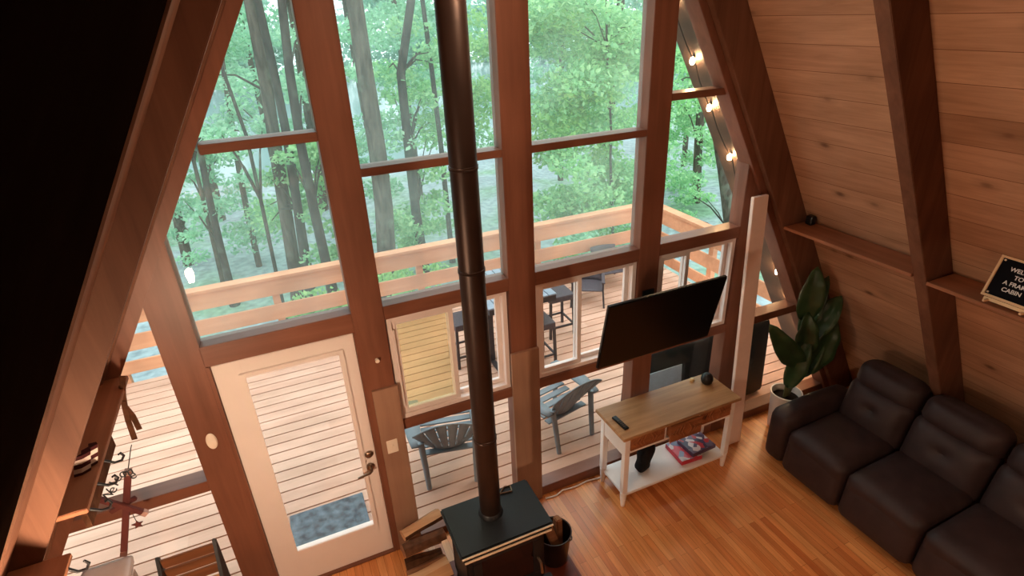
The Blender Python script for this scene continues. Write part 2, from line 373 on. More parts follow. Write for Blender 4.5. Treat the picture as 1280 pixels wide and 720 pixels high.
# posts and rails of the glazed gable
def post(n, x0, x1, z1, z0=0): struct('trim_%d' % n, G().box(x0, x1, 0, .14, z0, z1), M['stain'], None, .004)
def ztop_r(x): return (RI - x) * S3
def ztop_l(x): return (x + 2.26) * S3
struct('trim_10', G().prism([(-.805, 0, 0), (-.605, 0, 0), (-.605, 0, 2.87), (-.805, 0, 2.53)], (0, .14, 0)), M['stain'], None, .004); struct('trim_50', G().slope(1, KR - .07, KR, .36, .40, -.4, APZ - .3), M['rafter'])  # second piece: beam added to mimic dark shadow stripes on the overhang
post(11, .28, .485, 4.7); post(12, 1.385, 1.597, 6.3); post(13, 2.505, 2.70, 4.62); struct('trim_14', G().prism([(3.515, 0, 0), (3.735, 0, 0), (3.735, 0, 2.46), (3.515, 0, 2.84)], (0, .14, 0)), M['stain'], None, .004)
def rail(n, x0, x1, z0, z1, y0=0.004, y1=.136): struct('trim_%d' % n, G().box(x0, x1, y0, y1, z0, z1), M['stain_x'], None, .003)
rail(20, -.32, .28, 3.30, 3.352); rail(21, .485, 1.385, 3.065, 3.115); rail(22, 1.597, 2.505, 3.065, 3.115); rail(23, 2.70, 3.24, 3.29, 3.34)
rail(24, -.605, .28, 2.06, 2.20); rail(25, .485, 1.385, 2.10, 2.20); rail(26, 1.597, 2.505, 2.095, 2.20); rail(27, 2.70, 3.515, 2.10, 2.20)
rail(28, .485, 1.385, 1.17, 1.255); rail(29, 1.597, 2.505, 1.17, 1.255); rail(30, 2.70, 3.515, 1.17, 1.255)
rail(31, -1.60, -.805, 1.15, 1.235); rail(32, 3.735, 4.46, 1.16, 1.24)
rail(33, .485, 1.385, 0, .07); rail(34, 1.597, 2.505, 0, .1); rail(35, 2.70, 3.515, 0, .1); rail(36, 3.735, 5.1, 0, .1); rail(37, -2.2, -.805, 0, .07)
rail(38, -.605, .28, 0, .012, .0, .2)
struct('trim_40', G().box(.318, .497, -.024, .004, 0, 1.585), M['casing'], None, .003)
struct('trim_41', G().box(1.37, 1.603, -.024, .004, 0, 1.575), M['casing'], None, .003)
# right hand casing strip along the slope
struct('trim_42', G().slope(1, RI - .07, RI, -.03, .12, 0, 6.4), M['stain'], None, .003)
# panes
def pane(n, pts, y=.09, mat='glass'):
    return struct('window_%d' % n, G().prism([(x, y, z) for x, z in pts], (0, .006, 0)), M[mat])
def L(z): return -2.27 + z / S3
def Rr(z): return RI - .06 - z / S3
pane(1, [(-.61, 2.19), (.285, 2.19), (.285, 3.31), (L(3.31), 3.31), (-.61, 2.86)])
pane(2, [(L(3.34), 3.34), (.285, 3.34), (.285, 4.45)])
pane(3, [(.48, 2.19), (1.39, 2.19), (1.39, 3.07), (.48, 3.07)])
pane(4, [(.48, 3.11), (1.39, 3.11), (1.39, L(0) * 0 + (1.39 + 2.27) * S3), (.48, (.48 + 2.27) * S3)])
pane(5, [(1.59, 2.19), (2.51, 2.19), (2.51, 3.07), (1.59, 3.07)])
pane(6, [(1.59, 3.11), (2.51, 3.11), (2.51, (RI - .06 - 2.51) * S3), (1.59, (RI - .06 - 1.59) * S3)])
pane(7, [(2.69, 2.19), (3.52, 2.19), (3.52, (RI - .06 - 3.52) * S3), (Rr(3.3), 3.3), (2.69, 3.3)], .09, 'clearglass')
pane(8, [(2.69, 3.33), (Rr(3.33), 3.33), (2.69, (RI - .06 - 2.69) * S3)], .09, 'clearglass')
pane(9, [(.48, .06), (1.39, .06), (1.39, 1.18), (.48, 1.18)], .09, 'lowglass'); pane(10, [(1.59, .09), (2.51, .09), (2.51, 1.18), (1.59, 1.18)], .09, 'lowglass')
pane(11, [(2.69, .09), (3.52, .09), (3.52, 1.18), (2.69, 1.18)], .09, 'lowglass')
pane(12, [(L(1.22), 1.22), (-.80, 1.22), (-.80, (-.80 + 2.27) * S3)], .09, 'lowglass'); pane(13, [(L(.06), .06), (-.80, .06), (-.80, 1.16), (L(1.16), 1.16)], .09, 'lowglass')
pane(14, [(3.73, 1.23), (Rr(1.23), 1.23), (3.73, (RI - .06 - 3.73) * S3)], .09, 'lowglass'); pane(15, [(3.73, .09), (Rr(.09), .09), (Rr(1.17), 1.17), (3.73, 1.17)], .09, 'lowglass')
# sliding sashes
def slider(n, x0, x1, xm, mesh_left):
    z0, z1 = 1.255, 2.10; g = G(); w = .035
    g.box(x0, x0 + w, .02, .12, z0, z1).box(x1 - w, x1, .02, .12, z0, z1).box(x0 + w, x1 - w, .02, .12, z0, z0 + w).box(x0 + w, x1 - w, .02, .12, z1 - w, z1)
    fr = struct('window_%d' % n, g, M['vinyl'], None, .002)
    def sash(a, b, y, mat, nm):
        s = .035; q = G(); lo, hi = z0 + w, z1 - w
        q.box(a, a + s, y, y + .03, lo, hi).box(b - s, b, y, y + .03, lo, hi).box(a + s, b - s, y, y + .03, lo, lo + s).box(a + s, b - s, y, y + .03, hi - s, hi)
        o = q.build('sash', M['vinyl'], fr, .002); G().box(a + s, b - s, y + .012, y + .016, lo + s, hi - s).build(nm, M[mat], o)
        return o
    sash(x0 + w, xm + .018, .035, 'lowglass', 'pane'); sash(xm - .018, x1 - w, .075, 'lowglass', 'pane')
    if mesh_left: G().box(x0 + w, xm - .0, .106, .109, z0 + w, z1 - w).build('insect_screen', M['insect'], fr)
    if mesh_left: G().box(x0 + w - .004, x0 + w + .012, .018, .034, z0 + .1, z1 - .1).build('latch_strip', M['vinyl'], fr)
slider(16, .492, 1.372, .945, True); slider(17, 1.605, 2.498, 1.99, False); slider(18, 2.708, 3.508, 3.02, False)

# door
door = struct('door_1', G().box(-.585, -.425, .03, .075, .013, 2.045).box(.165, .268, .03, .075, .013, 2.045).box(-.425, .165, .03, .075, .013, .34).box(-.425, .165, .03, .075, 1.925, 2.045), M['white'], None, .002)
struct('trim_45', G().box(-.605, -.588, .0, .12, 0, 2.06).box(.270, .28, .0, .12, 0, 2.06), M['stain'])
g = G()
for a, b, c, d in ((-.45, -.415, .315, 1.95), (.155, .19, .315, 1.95)): g.box(a, b, .016, .03, c, d)
g.box(-.415, .155, .016, .03, .315, .35).box(-.415, .155, .016, .03, 1.915, 1.95); g.build('lite_frame', M['white'], door, .004)
G().box(-.425, .165, .05, .056, .34, 1.925).build('pane', M['doorglass'], door)
hd = G().lathe([(0, 0), (.03, 0), (.032, .01), (.024, .02), (0, .02)], M=Matrix.Translation((.215, .03, .915)) @ Matrix.Rotation(math.pi / 2, 4, 'X')).tube([(.215, .02, .915), (.215, -.03, .915), (.20, -.04, .912), (.11, -.042, .9)], [.011, .011, .011, .008], 10)
hd.build('door_handle', M['chrome'], door, 0, True, 'nickel lever handle')
G().lathe([(0, 0), (.029, 0), (.03, .012), (.02, .022), (0, .024)], M=Matrix.Translation((.222, .03, 1.03)) @ Matrix.Rotation(math.pi / 2, 4, 'X')).build('deadbolt', M['chrome'], door, 0, True)
# deck
g = G(); y = .15
while y < 3.98:
    g.box(-5.5, 5.75, y + .008, min(y + .142, 4.0), -.15, -.1); y += .15
struct('deck_floor', g, M['deck'])
struct('deck_gap_shade', G().box(-5.5, 5.75, .2, 3.9, -.75, -.7), M['soil'])  # dark slab added so gaps between the deck boards look shaded
struct('deck_frame', G().box(-5.5, 5.75, .13, .2, -.36, -.152).box(-5.5, 5.75, 1.9, 1.96, -.36, -.152).box(-5.5, 5.75, 3.9, 3.96, -.36, -.152), M['deckrail'])
rl = thing('deck_railing', 'pale cedar railing of horizontal boards along the far edge of the deck', 'railing', (0, 4.0, -.1))
G().box(-5.5, 5.7, 3.93, 4.09, .935, .97).build('cap_rail', M['deckrail'], rl)
for a, b in ((.70, .93), (.35, .56), (.04, .21)): G().box(-5.5, 5.66, 3.965, 4.0, a, b).build('rail_board', M['deckrail'], rl, .003)
for px in (-4.1, -2.2, -.28, 1.66, 3.55, 5.5): G().box(px - .045, px + .045, 4.0, 4.09, -.3, .935).build('post', M['deckrail'], rl, .003)
r2 = thing('side_railing', 'pale cedar railing running back along the right side of the deck', 'railing', (5.7, 2, -.1))
G().box(5.58, 5.74, .9, 3.925, .935, .97).build('cap_rail', M['deckrail'], r2)
for a, b in ((.70, .93), (.35, .56), (.04, .21)): G().box(5.62, 5.655, .9, 3.96, a, b).build('rail_board', M['deckrail'], r2, .003)
for py in (1.1, 2.55): G().box(5.656, 5.745, py - .045, py + .045, -.14, .935).build('post', M['deckrail'], r2, .003)
# ------------------------------------------------------------------ outdoors ground, lake, far shore
g = G(); nx, ny = 50, 40
vs = []
for j in range(ny + 1):
    for i in range(nx + 1):
        x = -45 + 110 * i / nx; yy = .6 + 23.4 * j / ny; vs.append((x, yy, -1.9 + .18 * math.sin(x * .5 + yy * .3) * math.cos(yy * .4) - max(0, yy - 19) * .05))
g.poly(vs, [(j * (nx + 1) + i, j * (nx + 1) + i + 1, (j + 1) * (nx + 1) + i + 1, (j + 1) * (nx + 1) + i) for j in range(ny) for i in range(nx)])
gr = struct('ground', g, M['ground'], None, 0, True)
struct('lake', G().box(-80, 110, 18, 75, -2.3, -2.02), M['water'])
def leaves(centers, radii, counts, size, flat=.3):
    """numpy leaf cloud: returns verts, faces of folded diamond leaves"""
    V = []; Fc = []; b = 0
    for c, r, n in zip(centers, radii, counts):
        d = RNG.normal(size=(n, 3)); d /= np.linalg.norm(d, axis=1)[:, None] + 1e-9
        p = d * (RNG.random(n) ** .45)[:, None] * r; p[:, 2] *= flat
        p[:, 2] -= .12 * (p[:, 0] ** 2 + p[:, 1] ** 2) / max(r, .1)
        p += np.array(c)
        nrm = RNG.normal(size=(n, 3)) * .55 + np.array([0, -.25, .8]); nrm /= np.linalg.norm(nrm, axis=1)[:, None]
        t = np.cross(nrm, RNG.normal(size=(n, 3))); t /= np.linalg.norm(t, axis=1)[:, None] + 1e-9
        q = np.cross(nrm, t); s = size * (.6 + .8 * RNG.random(n))[:, None]
        a = p - t * s * .55; e = p + t * s * .6; l = p + q * s * .34 - nrm * s * .1; rr = p - q * s * .34 - nrm * s * .1
        V.append(np.stack([a, l, e, rr], 1).reshape(-1, 3))
        k = np.arange(n) * 4 + b; Fc.append(np.stack([k, k + 1, k + 2, k + 3], 1)); b += 4 * n
    return np.concatenate(V), np.concatenate(Fc)
def leafobj(name, V, Fc, mat, parent):
    me = bpy.data.meshes.new(name)
    if parent is not None: V = V - np.array(rootmat(parent).translation)
    me.from_pydata(V.tolist(), [], Fc.tolist()); me.materials.append(mat)
    o = bpy.data.objects.new(name, me); COL.objects.link(o)
    if parent is not None: o.parent = parent
    return o
cs = []; rs = []; ns = []
for i in range(170):
    x = -40 + 125 * RNG.random(); yy = 62 + 10 * RNG.random(); cs.append((x, yy, -1.2 + 10 * RNG.random() ** 1.5)); rs.append(2.2 + 1.6 * RNG.random()); ns.append(170)
V, Fc = leaves(cs, rs, ns, .75, .8)
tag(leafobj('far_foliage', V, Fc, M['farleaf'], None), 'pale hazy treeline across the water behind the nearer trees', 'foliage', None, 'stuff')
# ------------------------------------------------------------------ trees: paths measured in the photograph, each at its own distance
TR = [  # name, label, path px (top to bottom), distance y, width px, dark?
 ('woodland_tree', 'grey trunk, widest in the tall left pane, rising from its top edge past the transom', [(312, 0), (334, 115), (345, 190), (368, 335)], 9.0, 17, 0),
 ('woodland_tree', 'darker trunk leaning through the tall left pane just right of its widest trunk', [(322, 0), (341, 83), (358, 167), (372, 260)], 8.4, 12, 1),
 ('woodland_tree', 'straight dark trunk nearest the brown post on the right side of the left panes', [(352, 0), (362, 90), (376, 180), (392, 260), (408, 330)], 7.6, 13, 1),
 ('sapling', 'thin bent sapling crossing the middle of the left panes', [(283, 100), (308, 170), (326, 250), (345, 340)], 7.2, 5, 1),
 ('woodland_tree', 'slim grey trunk left of the bent sapling in the left window', [(252, 198), (262, 250), (276, 310), (286, 350)], 10.0, 10, 1),
 ('woodland_tree', 'slim grey trunk in the middle of the left window below the transom', [(286, 130), (300, 220), (310, 270), (328, 350)], 12.0, 8, 0),
 ('sapling', 'thin pale sapling at the left corner of the left window', [(243, 205), (254, 250), (266, 300), (278, 350)], 11.0, 6, 0),
 ('woodland_tree', 'broad pale trunk behind the lamp reflection in the left corner window', [(212, 230), (226, 290), (236, 330)], 13.0, 14, 0),
 ('woodland_tree', 'broad grey trunk left of the black stovepipe, thickest of all the trees', [(443, 0), (456, 90), (472, 190), (480, 260), (484, 330)], 7.4, 25, 0),
 ('woodland_tree', 'crooked forked trunk between the thickest trunk and the stovepipe', [(514, 0), (501, 92), (511, 190), (520, 266), (530, 330)], 8.6, 13, 1),
 ('sapling', 'thin straight sapling close beside the left edge of the stovepipe', [(528, 0), (540, 90), (552, 190), (562, 290)], 9.4, 7, 1),
 ('sapling', 'slender vertical sapling rising through the leaves of the large right panes', [(757, -20), (759, 60), (764, 165), (763, 200), (765, 262)], 6.6, 3.5, 1),
 ('woodland_tree', 'grey trunk behind leaves in the narrow right window above the rail corner', [(878, 100), (873, 180), (869, 270)], 10.5, 12, 0),
 ('woodland_tree', 'mottled grey trunk beside the roof edge in the narrow right window', [(893, 140), (905, 215), (914, 290)], 7.5, 17, 0),
]
groups_px = [  # leaf sprays: which tree, px rect, count, depth range, radius, leaf material
 (0, (255, 90, 360, 160), 5, (9.2, 12.6), .55, 'leaf2'), (2, (340, 20, 385, 150), 4, (8.6, 10.6), .5, 'leaf2'), (3, (275, 150, 345, 230), 4, (8.2, 10.1), .45, 'leaf2'),
 (2, (360, 180, 410, 240), 10, (8.0, 9.6), .45, 'leaf'), (2, (385, 240, 430, 320), 9, (7.8, 9.2), .38, 'leaf'), (4, (225, 230, 290, 290), 4, (10.2, 12.6), .5, 'leaf2'),
 (5, (285, 220, 345, 310), 6, (10.7, 13.6), .6, 'leaf2'), (7, (212, 240, 250, 330), 5, (11.2, 13.6), .5, 'leaf2'), (1, (325, 200, 380, 300), 8, (8.8, 10.6), .45, 'leaf'),
 (8, (420, 20, 500, 190), 12, (8.6, 11.6), .55, 'leaf2'), (8, (425, 190, 480, 320), 7, (9.2, 11.6), .45, 'leaf2'), (8, (490, 265, 530, 315), 9, (7.8, 9.0), .36, 'leaf'),
 (9, (480, 30, 545, 180), 15, (8.8, 11.6), .55, 'leaf'), (9, (505, 215, 555, 300), 10, (8.2, 10.6), .45, 'leaf'), (10, (560, 20, 620, 150), 12, (9.7, 12.6), .6, 'leaf3'), (10, (480, 325, 560, 390), 8, (6.4, 8.1), .34, 'leaf3'),
 (11, (665, -10, 815, 70), 34, (6, 9.5), .6, 'leaf'), (11, (690, 60, 810, 170), 38, (6, 9), .55, 'leaf'), (11, (665, 110, 760, 200), 14, (6.4, 9), .5, 'leaf3'), (11, (680, 190, 800, 290), 40, (5.8, 8), .5, 'leaf'),
 (11, (700, 285, 800, 320), 12, (5.2, 6.4), .34, 'leaf2'), (11, (670, 0, 740, 50), 8, (7, 9), .5, 'leaf3'),
 (12, (825, 60, 905, 140), 14, (9.2, 12.6), .65, 'leaf'), (12, (825, 140, 900, 250), 22, (9.2, 12.6), .6, 'leaf'), (13, (840, 240, 900, 290), 5, (8.6, 10.6), .4, 'leaf'),
 (5, (235, 20, 330, 110), 5, (11.2, 14.6), .6, 'leaf2'), (6, (230, 150, 290, 230), 6, (11.2, 13.6), .5, 'leaf2'), (9, (575, 160, 625, 200), 3, (9.7, 12.6), .5, 'leaf'),
]
spr = {}
for ti, (x0, y0, x1, y1), n, (d0, d1), r, mt in groups_px:
    for _ in range(n):
        d = d0 + (d1 - d0) * RNG.random(); p = at(x0 + (x1 - x0) * RNG.random(), y0 + (y1 - y0) * RNG.random(), d)
        spr.setdefault(ti, []).append((p, r * (.7 + .6 * RNG.random()), mt))
roots = []
for ti, (nm, lab, path, d, w, dark) in enumerate(TR):
    pts = [at(u, v, d) for u, v in path]; rad = w / 2 * depth(pts[-1]) / F
    s = (pts[-2] - pts[-1]) / max(1e-3, (pts[-2] - pts[-1])[2]); pts.append(pts[-1] + s * (-2.0 - pts[-1][2]))
    s = (pts[0] - pts[1]) / max(.2, (pts[0] - pts[1])[2])
    for q in range(2): pts.insert(0, pts[0] + s * 2.2)
    rt = thing(nm, lab, 'tree', tuple(pts[-1]))
    n = len(pts); rr = [rad * (.55 + .45 * i / (n - 1)) for i in range(n)]; rr[-1] *= 1.35
    G().tube(pts, rr, 12).build('trunk', M['trunkd' if dark else 'trunk'], rt, 0, True)
    mats = {}
    bg = G(); nb = 0
    for p, r, mt in spr.get(ti, []):
        mats.setdefault(mt, []).append((p, r))
        tp = min(pts, key=lambda q: abs(q[2] - p[2] + .5)); i = [k for k in range(n) if pts[k] is tp][0]
        a = np.array(tp)
        if nb < 14 and ti not in (5, 8, 10) and np.linalg.norm(a - p) < 6:
            mid = (a + p) / 2 + np.array([0, 0, .15]); bg.tube([a, mid, p], [.012, .009, .004] if ti == 11 else [.028, .018, .006], 6); nb += 1
    if nb: bg.build('branches', M['trunkd'], rt, 0, True)
    else: bg.bm.free()
    for mt, l in mats.items():
        V, Fc = leaves([p for p, r in l], [r for p, r in l], [int(150 * (r / .5) ** 1.6) for p, r in l], .11, .42)
        leafobj('foliage', V, Fc, M[mt], rt)
# slimmer trees standing farther back
protos = []
for i in range(22):
    x = -13 + 36 * ((i * .618 + .13) % 1); yv = 12.5 + 5.2 * ((i * .371 + .2) % 1)
    if i < 3:
        rt = thing('distant_tree', 'slim hazy tree standing far behind the nearer trunks', 'tree', (x, yv, -2.05), 0, 'distant trees behind the nearer trunks'); b = Vector((x, yv, -2.05))
        top = b + Vector((.5 - .4 * i, .2, 12)); G().tube([b, b.lerp(top, .5) + Vector((.12, 0, 0)), top], [.17 - .03 * i, .14 - .03 * i, .09], 10).build('trunk', M['trunk'], rt, 0, True)
        cs = [np.array(b.lerp(top, .22 + .75 * RNG.random())) + np.array([RNG.normal() * 1.1, RNG.normal() * .8, 0]) for _ in range(16)]
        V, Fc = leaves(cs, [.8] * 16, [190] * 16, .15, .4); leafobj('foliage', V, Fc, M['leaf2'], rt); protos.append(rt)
    else:
        c = dup(protos[i % 3]); c.location = (x, yv, -2.05); c.rotation_euler = (0, 0, i * 1.3)
# low shrubs on the ground beyond the railing
for i, (u, v, d, r, lab) in enumerate([(520, 375, 5.6, .6, 'low leafy shrub below the railing just left of the stovepipe'), (395, 385, 5.4, .5, 'low shrub behind the railing in the left window beside the brown post'), (720, 315, 6.6, .6, 'pale low shrub behind the railing in the large right pane'), (780, 300, 6.8, .6, 'leafy shrub behind the railing right of the slender sapling')]):
    p = at(u, v, d); rt = thing('shrub', lab, 'shrub', (p[0], p[1], -1.95))
    V, Fc = leaves([p, p + np.array([.4, .2, -.4]), p + np.array([-.3, .1, -.8])], [r, r, r], [420, 420, 420], .09, .8); leafobj('foliage', V, Fc, M['leaf3'], rt)
    g = G()
    for k in range(5): g.tube([(p[0] + .05 * k - .1, p[1], -1.95), (p[0] + .2 * (k - 2), p[1] + .1, p[2] - .1)], [.015, .006], 6)
    g.build('stems', M['trunkd'], rt, 0, True)

# ------------------------------------------------------------------ string lights on the roof overhang
sl = thing('string_lights', 'string of glowing warm bulbs hung along the outside roof overhang on the right', 'string lights', (KR - .09 - 3.9 / S3, .73, 3.9))
zz = [4.4, 3.9, 3.44, 3.04, 2.58, 2.22, 1.84, 1.30, .92, .5]; yy = [.73, .73, .725, .723, .68, .70, .52, .56, .54, .5]
pts = []
for i in range(len(zz) - 1):
    for t in (0, .33, .67):
        z = zz[i] + (zz[i + 1] - zz[i]) * t; yv = yy[i] + (yy[i + 1] - yy[i]) * t; sag = .0 if t == 0 else .02
        pts.append((KR - .03 - sag - z / S3, yv - .06, z))
pts.append((KR - .03 - zz[-1] / S3, yy[-1] - .06, zz[-1]))
G().tube(pts, .005, 6).build('cable', M['black'], sl, 0, True)
for z, yv in zip(zz, yy):
    c = (KR - .06 - z / S3, yv - .05, z + .03)
    b = G().lathe([(0, -.03), (.012, -.026), (.019, -.008), (.017, .01), (.01, .03), (0, .034)], c, 14).build('bulb', M['bulb'], sl, 0, True, 'glowing warm bulb')
    G().tube([(c[0], c[1], c[2] + .034), (c[0] + .04, c[1], c[2] + .036)], .012, 8).build('socket', M['black'], b, 0, True)

# ------------------------------------------------------------------ wood stove with pipe
st = thing('wood_stove', 'black cast iron wood stove with tall stovepipe standing on tiled hearth', 'stove', (.93, -.66, .02))
G().box(.64, 1.22, -.84, -.48, .17, .715).build('firebox', M['iron'], st, .012)
G().box(.592, 1.268, -.893, -.435, .715, .75).build('top_plate', M['stovetop'], st, .012)
G().tube([(.60, -.899, .737), (1.26, -.899, .737)], .007, 8).tube([(.615, -.90, .70), (1.245, -.90, .70)], .009, 8).build('brass_trim', M['brass'], st, 0, True, 'pale metal trim rods')
G().box(.61, 1.25, -.895, -.842, .685, .715).build('front_lip', M['iron'], st, .005)
d = G().box(.68, 1.18, -.868, -.842, .23, .29).box(.68, 1.18, -.868, -.842, .61, .67).box(.68, .74, -.868, -.842, .29, .61).box(1.12, 1.18, -.868, -.842, .29, .61).build('door', M['iron'], st, .004)
G().box(.74, 1.12, -.86, -.85, .29, .61).build('door_glass', M['stoveglass'], d)
G().tube([(1.15, -.87, .44), (1.15, -.92, .44), (1.15, -.94, .36)], .01, 8).build('door_handle', M['chrome'], d, 0, True)
G().box(.60, 1.26, -.93, -.842, .17, .20).build('ash_lip', M['iron'], st, .006)
for x in (.68, 1.18):
    for y in (-.80, -.52): G().tube([(x, y, .18), (x + (.02 if x > 1 else -.02), y, .1), (x + (.015 if x > 1 else -.015), y, .021)], [.03, .022, .03], 10).build('leg', M['iron'], st, 0, True)
PX, PY = .912, -.617
G().lathe([(.074, .75), (.088, .75), (.086, .757), (.079, .775), (.074, .78)], (PX, PY, 0), 28).build('flue_collar', M['iron'], st, 0, True)
pp = G().tube([(PX, PY, .76), (PX, PY, 2.1), (PX, PY, 3.4), (PX, PY, 5.53)], .074, 28).build('stovepipe', M['pipe'], st, 0, True)
for z in (1.42, 2.62, 3.2): G().lathe([(.074, z - .012), (.078, z - .01), (.078, z - .004), (.0755, z), (.078, z + .004), (.078, z + .01), (.074, z + .012)], (PX, PY, 0), 28).build('pipe_seam', M['pipe'], pp, 0, True)
hk = G().tube([(1.03, -.50, .757), (1.12, -.515, .757), (1.13, -.46, .757), (1.085, -.452, .757), (1.03, -.50, .757)], .006, 8); o = hk.build('wire_hook', M['chrome'], None, 0, True); tag(o, 'small bent wire lid lifter lying on the stove top', 'hook')
tag(G().box(.32, 1.52, -1.35, -.3, .0005, .02).build('hearth_pad', M['hearth'], None, .004), 'low reddish tiled hearth pad under the black stove', 'hearth')
# ------------------------------------------------------------------ firewood beside the stove
def log(a, b, r, rot, mat, label):
    a, b = Vector(a), Vector(b); d = (b - a).normalized(); u = Vector((0, 0, 1)); sd = d.cross(u).normalized(); u = sd.cross(d)
    rng = random.Random(int(a.x * 1000 + a.z * 777)); prof = []
    for k in range(9):
        t = math.pi * (k / 8) ; prof.append((math.cos(t) * r, math.sin(t) * r * .95 * (.9 + .2 * rng.random())))
    prof.append((0, -r * .45))
    c, s_ = math.cos(rot), math.sin(rot); prof = [(p * c - q * s_, p * s_ + q * c) for p, q in prof]
    root = thing('firewood_log', label, 'log', tuple(a), 0, 'split logs stacked by the stove')
    g = G(); n = len(prof); L_ = 5; rings = []
    for i in range(L_):
        f = i / (L_ - 1); c0 = a.lerp(b, f); k = 1 + .08 * math.sin(f * 5 + rot)
        rings.append([c0 + (sd * p + u * q) * k for p, q in prof])
    vs = [v for rg in rings for v in rg]; fs = [tuple(range(n))[::-1], tuple(range((L_ - 1) * n, L_ * n))]
    for i in range(L_ - 1):
        for k in range(n): fs.append((i * n + k, i * n + (k + 1) % n, (i + 1) * n + (k + 1) % n, (i + 1) * n + k))
    g.poly(vs, fs); g.build('split_wood', M[mat], root, 0, False)
    g2 = G(); rin = [[c for c in rg[:9]] for rg in rings]; vs = []; m_ = 9
    for rg, c0 in zip(rin, [a.lerp(b, i / (L_ - 1)) for i in range(L_)]):
        vs += [c0 + (p - c0) * 1.03 for p in rg]
    for rg, c0 in zip(rin, [a.lerp(b, i / (L_ - 1)) for i in range(L_)]): vs += [c0 + (p - c0) * .99 for p in rg]
    fs = []; o2 = L_ * m_
    for i in range(L_ - 1):
        for k in range(m_ - 1):
            q = (i * m_ + k, i * m_ + k + 1, (i + 1) * m_ + k + 1, (i + 1) * m_ + k); fs.append(q); fs.append(tuple(o2 + z for z in q)[::-1])
    for i in range(L_ - 1):
        for k in (0, m_ - 1):
            q = (i * m_ + k, (i + 1) * m_ + k, o2 + (i + 1) * m_ + k, o2 + i * m_ + k); fs.append(q if k else q[::-1])
    g2.poly(vs, fs); g2.build('bark', M['bark'], root)
    return root
log((.335, -.17, .345), (.655, -.10, .36), .062, math.pi + .3, 'split', 'pale split log on top of the firewood stack, nearest the glass')
log((.31, -.31, .30), (.635, -.29, .305), .065, .4, 'splitdark', 'bark covered log on top of the firewood stack beside the stove side')
log((.29, -.52, .22), (.60, -.49, .225), .07, 2.9, 'split', 'upper log on the near side of the firewood stack')
log((.31, -.22, .20), (.61, -.22, .20), .065, 1.0, 'splitdark', 'middle log of the firewood stack under the pale top log')
log((.30, -.40, .17), (.60, -.38, .17), .062, 3.4, 'splitdark', 'weathered log inside the middle of the firewood stack')
log((.31, -.26, .075), (.60, -.27, .075), .07, .2, 'splitdark', 'bottom log of the firewood stack nearest the glass')
log((.30, -.44, .075), (.60, -.44, .075), .07, .0, 'split', 'bottom middle log of the firewood stack')
log((.28, -.61, .08), (.58, -.60, .08), .075, -.2, 'split', 'bottom log of the firewood stack nearest the room')
# bucket with kindling
bk = thing('metal_bucket', 'dark round metal bucket on the hearth right of the stove', 'bucket', (1.40, -.62, .02))
BX, BY = 1.405, -.62
G().lathe([(0, .021), (.10, .021), (.105, .03), (.135, .30), (.140, .305), (.140, .312), (.131, .31), (.127, .30), (.098, .035), (0, .033)], (BX, BY, 0), 28).build('pail', M['bucket'], bk, 0, True)
G().tube([(BX + .14 * math.cos(t), BY + .14 * math.sin(t), .295 - .09 * math.sin((t - 5.2) / math.pi * math.pi) if 0 else .30 - .10 * abs(math.sin(t + 1.1))) for t in [(-1.1 + math.pi * k / 10) for k in range(11)]], .005, 6).build('bail_handle', M['iron'], bk, 0, True)
for i, (a, b, mt, lab) in enumerate((((1.43, -.66, .07), (1.34, -.53, .44), 'splitdark', 'reddish split log standing in the bucket, leaning on the stove side'), ((1.46, -.60, .08), (1.47, -.56, .36), 'splitdark', 'shorter split log standing at the right side of the bucket'))):
    o = G().bar(a, b, .11 - .04 * i, .07 - .02 * i, (1, 0, 0)).build('kindling_log', M[mt], None, .008); tag(o, lab, 'log')
# ------------------------------------------------------------------ console table
ct = thing('console_table', 'white console table with walnut top and three carved drawers under the television', 'table', (2.73, -.25, 0))
G().box(2.12, 3.335, -.468, -.028, .775, .805).build('tabletop', M['top'], ct, .006)
for x in (2.165, 3.262):
    for y in (-.43, -.105):
        g = G(); g.prism([(x, y, .16), (x + .048, y, .16), (x + .048, y + .048, .16), (x, y + .048, .16)], (0, 0, .615)); c = (x + .024, y + .024, 0)
        g.lathe([(0, 0), (.017, 0), (.022, .05), (.027, .1), (.03, .16), (0, .16)], c, 12); g.build('leg', M['whitewood'], ct, .002)
for x in (2.172, 3.277): G().box(x, x + .02, -.382, -.105, .56, .775).build('side_panel', M['whitewood'], ct, .003)
G().box(2.213, 3.262, -.08, -.062, .56, .775).build('back_panel', M['whitewood'], ct)
G().box(2.213, 3.262, -.43, -.405, .60, .622).build('front_rail', M['whitewood'], ct, .002)
for x in (2.553, 2.903): G().box(x, x + .02, -.43, -.2, .622, .775).build('divider', M['whitewood'], ct, .002)
G().box(2.18, 3.297, -.425, -.062, .125, .15).build('lower_shelf', M['whitewood'], ct, .004)
for i, (a, b, dy) in enumerate(((2.216, 2.549, 0), (2.577, 2.899, -.045), (2.927, 3.258, 0))):
    dr = G().box(a, b, -.437 + dy, -.415 + dy, .626 - (.02 if dy else 0), .772).box(a + .01, b - .01, -.415 + dy, -.1, .64, .76).build('drawer', M['drawer'], ct, .003)
    g = G(); cx = (a + b) / 2
    for sx in (-1, 1):
        for q in range(4):
            t0 = .02 + q * .035; g.tube([(cx + sx * t0, -.438 + dy, .64 + q * .012), (cx + sx * (t0 + .03), -.443 + dy, .70), (cx + sx * t0, -.438 + dy, .758 - q * .012)], .006, 6)
    g.build('carving', M['drawer'], dr, 0, True)
tv = thing('television', 'black flat television on a tilted wall bracket over the console table', 'television', (2.6, 0, 1.65))
TM = Matrix.Translation((2.535, -.305, 1.685)) @ Matrix.Rotation(math.radians(12), 4, 'X')
def tbox(a, b, c, d, e, f): return G().box(a, b, c, d, e, f, TM)
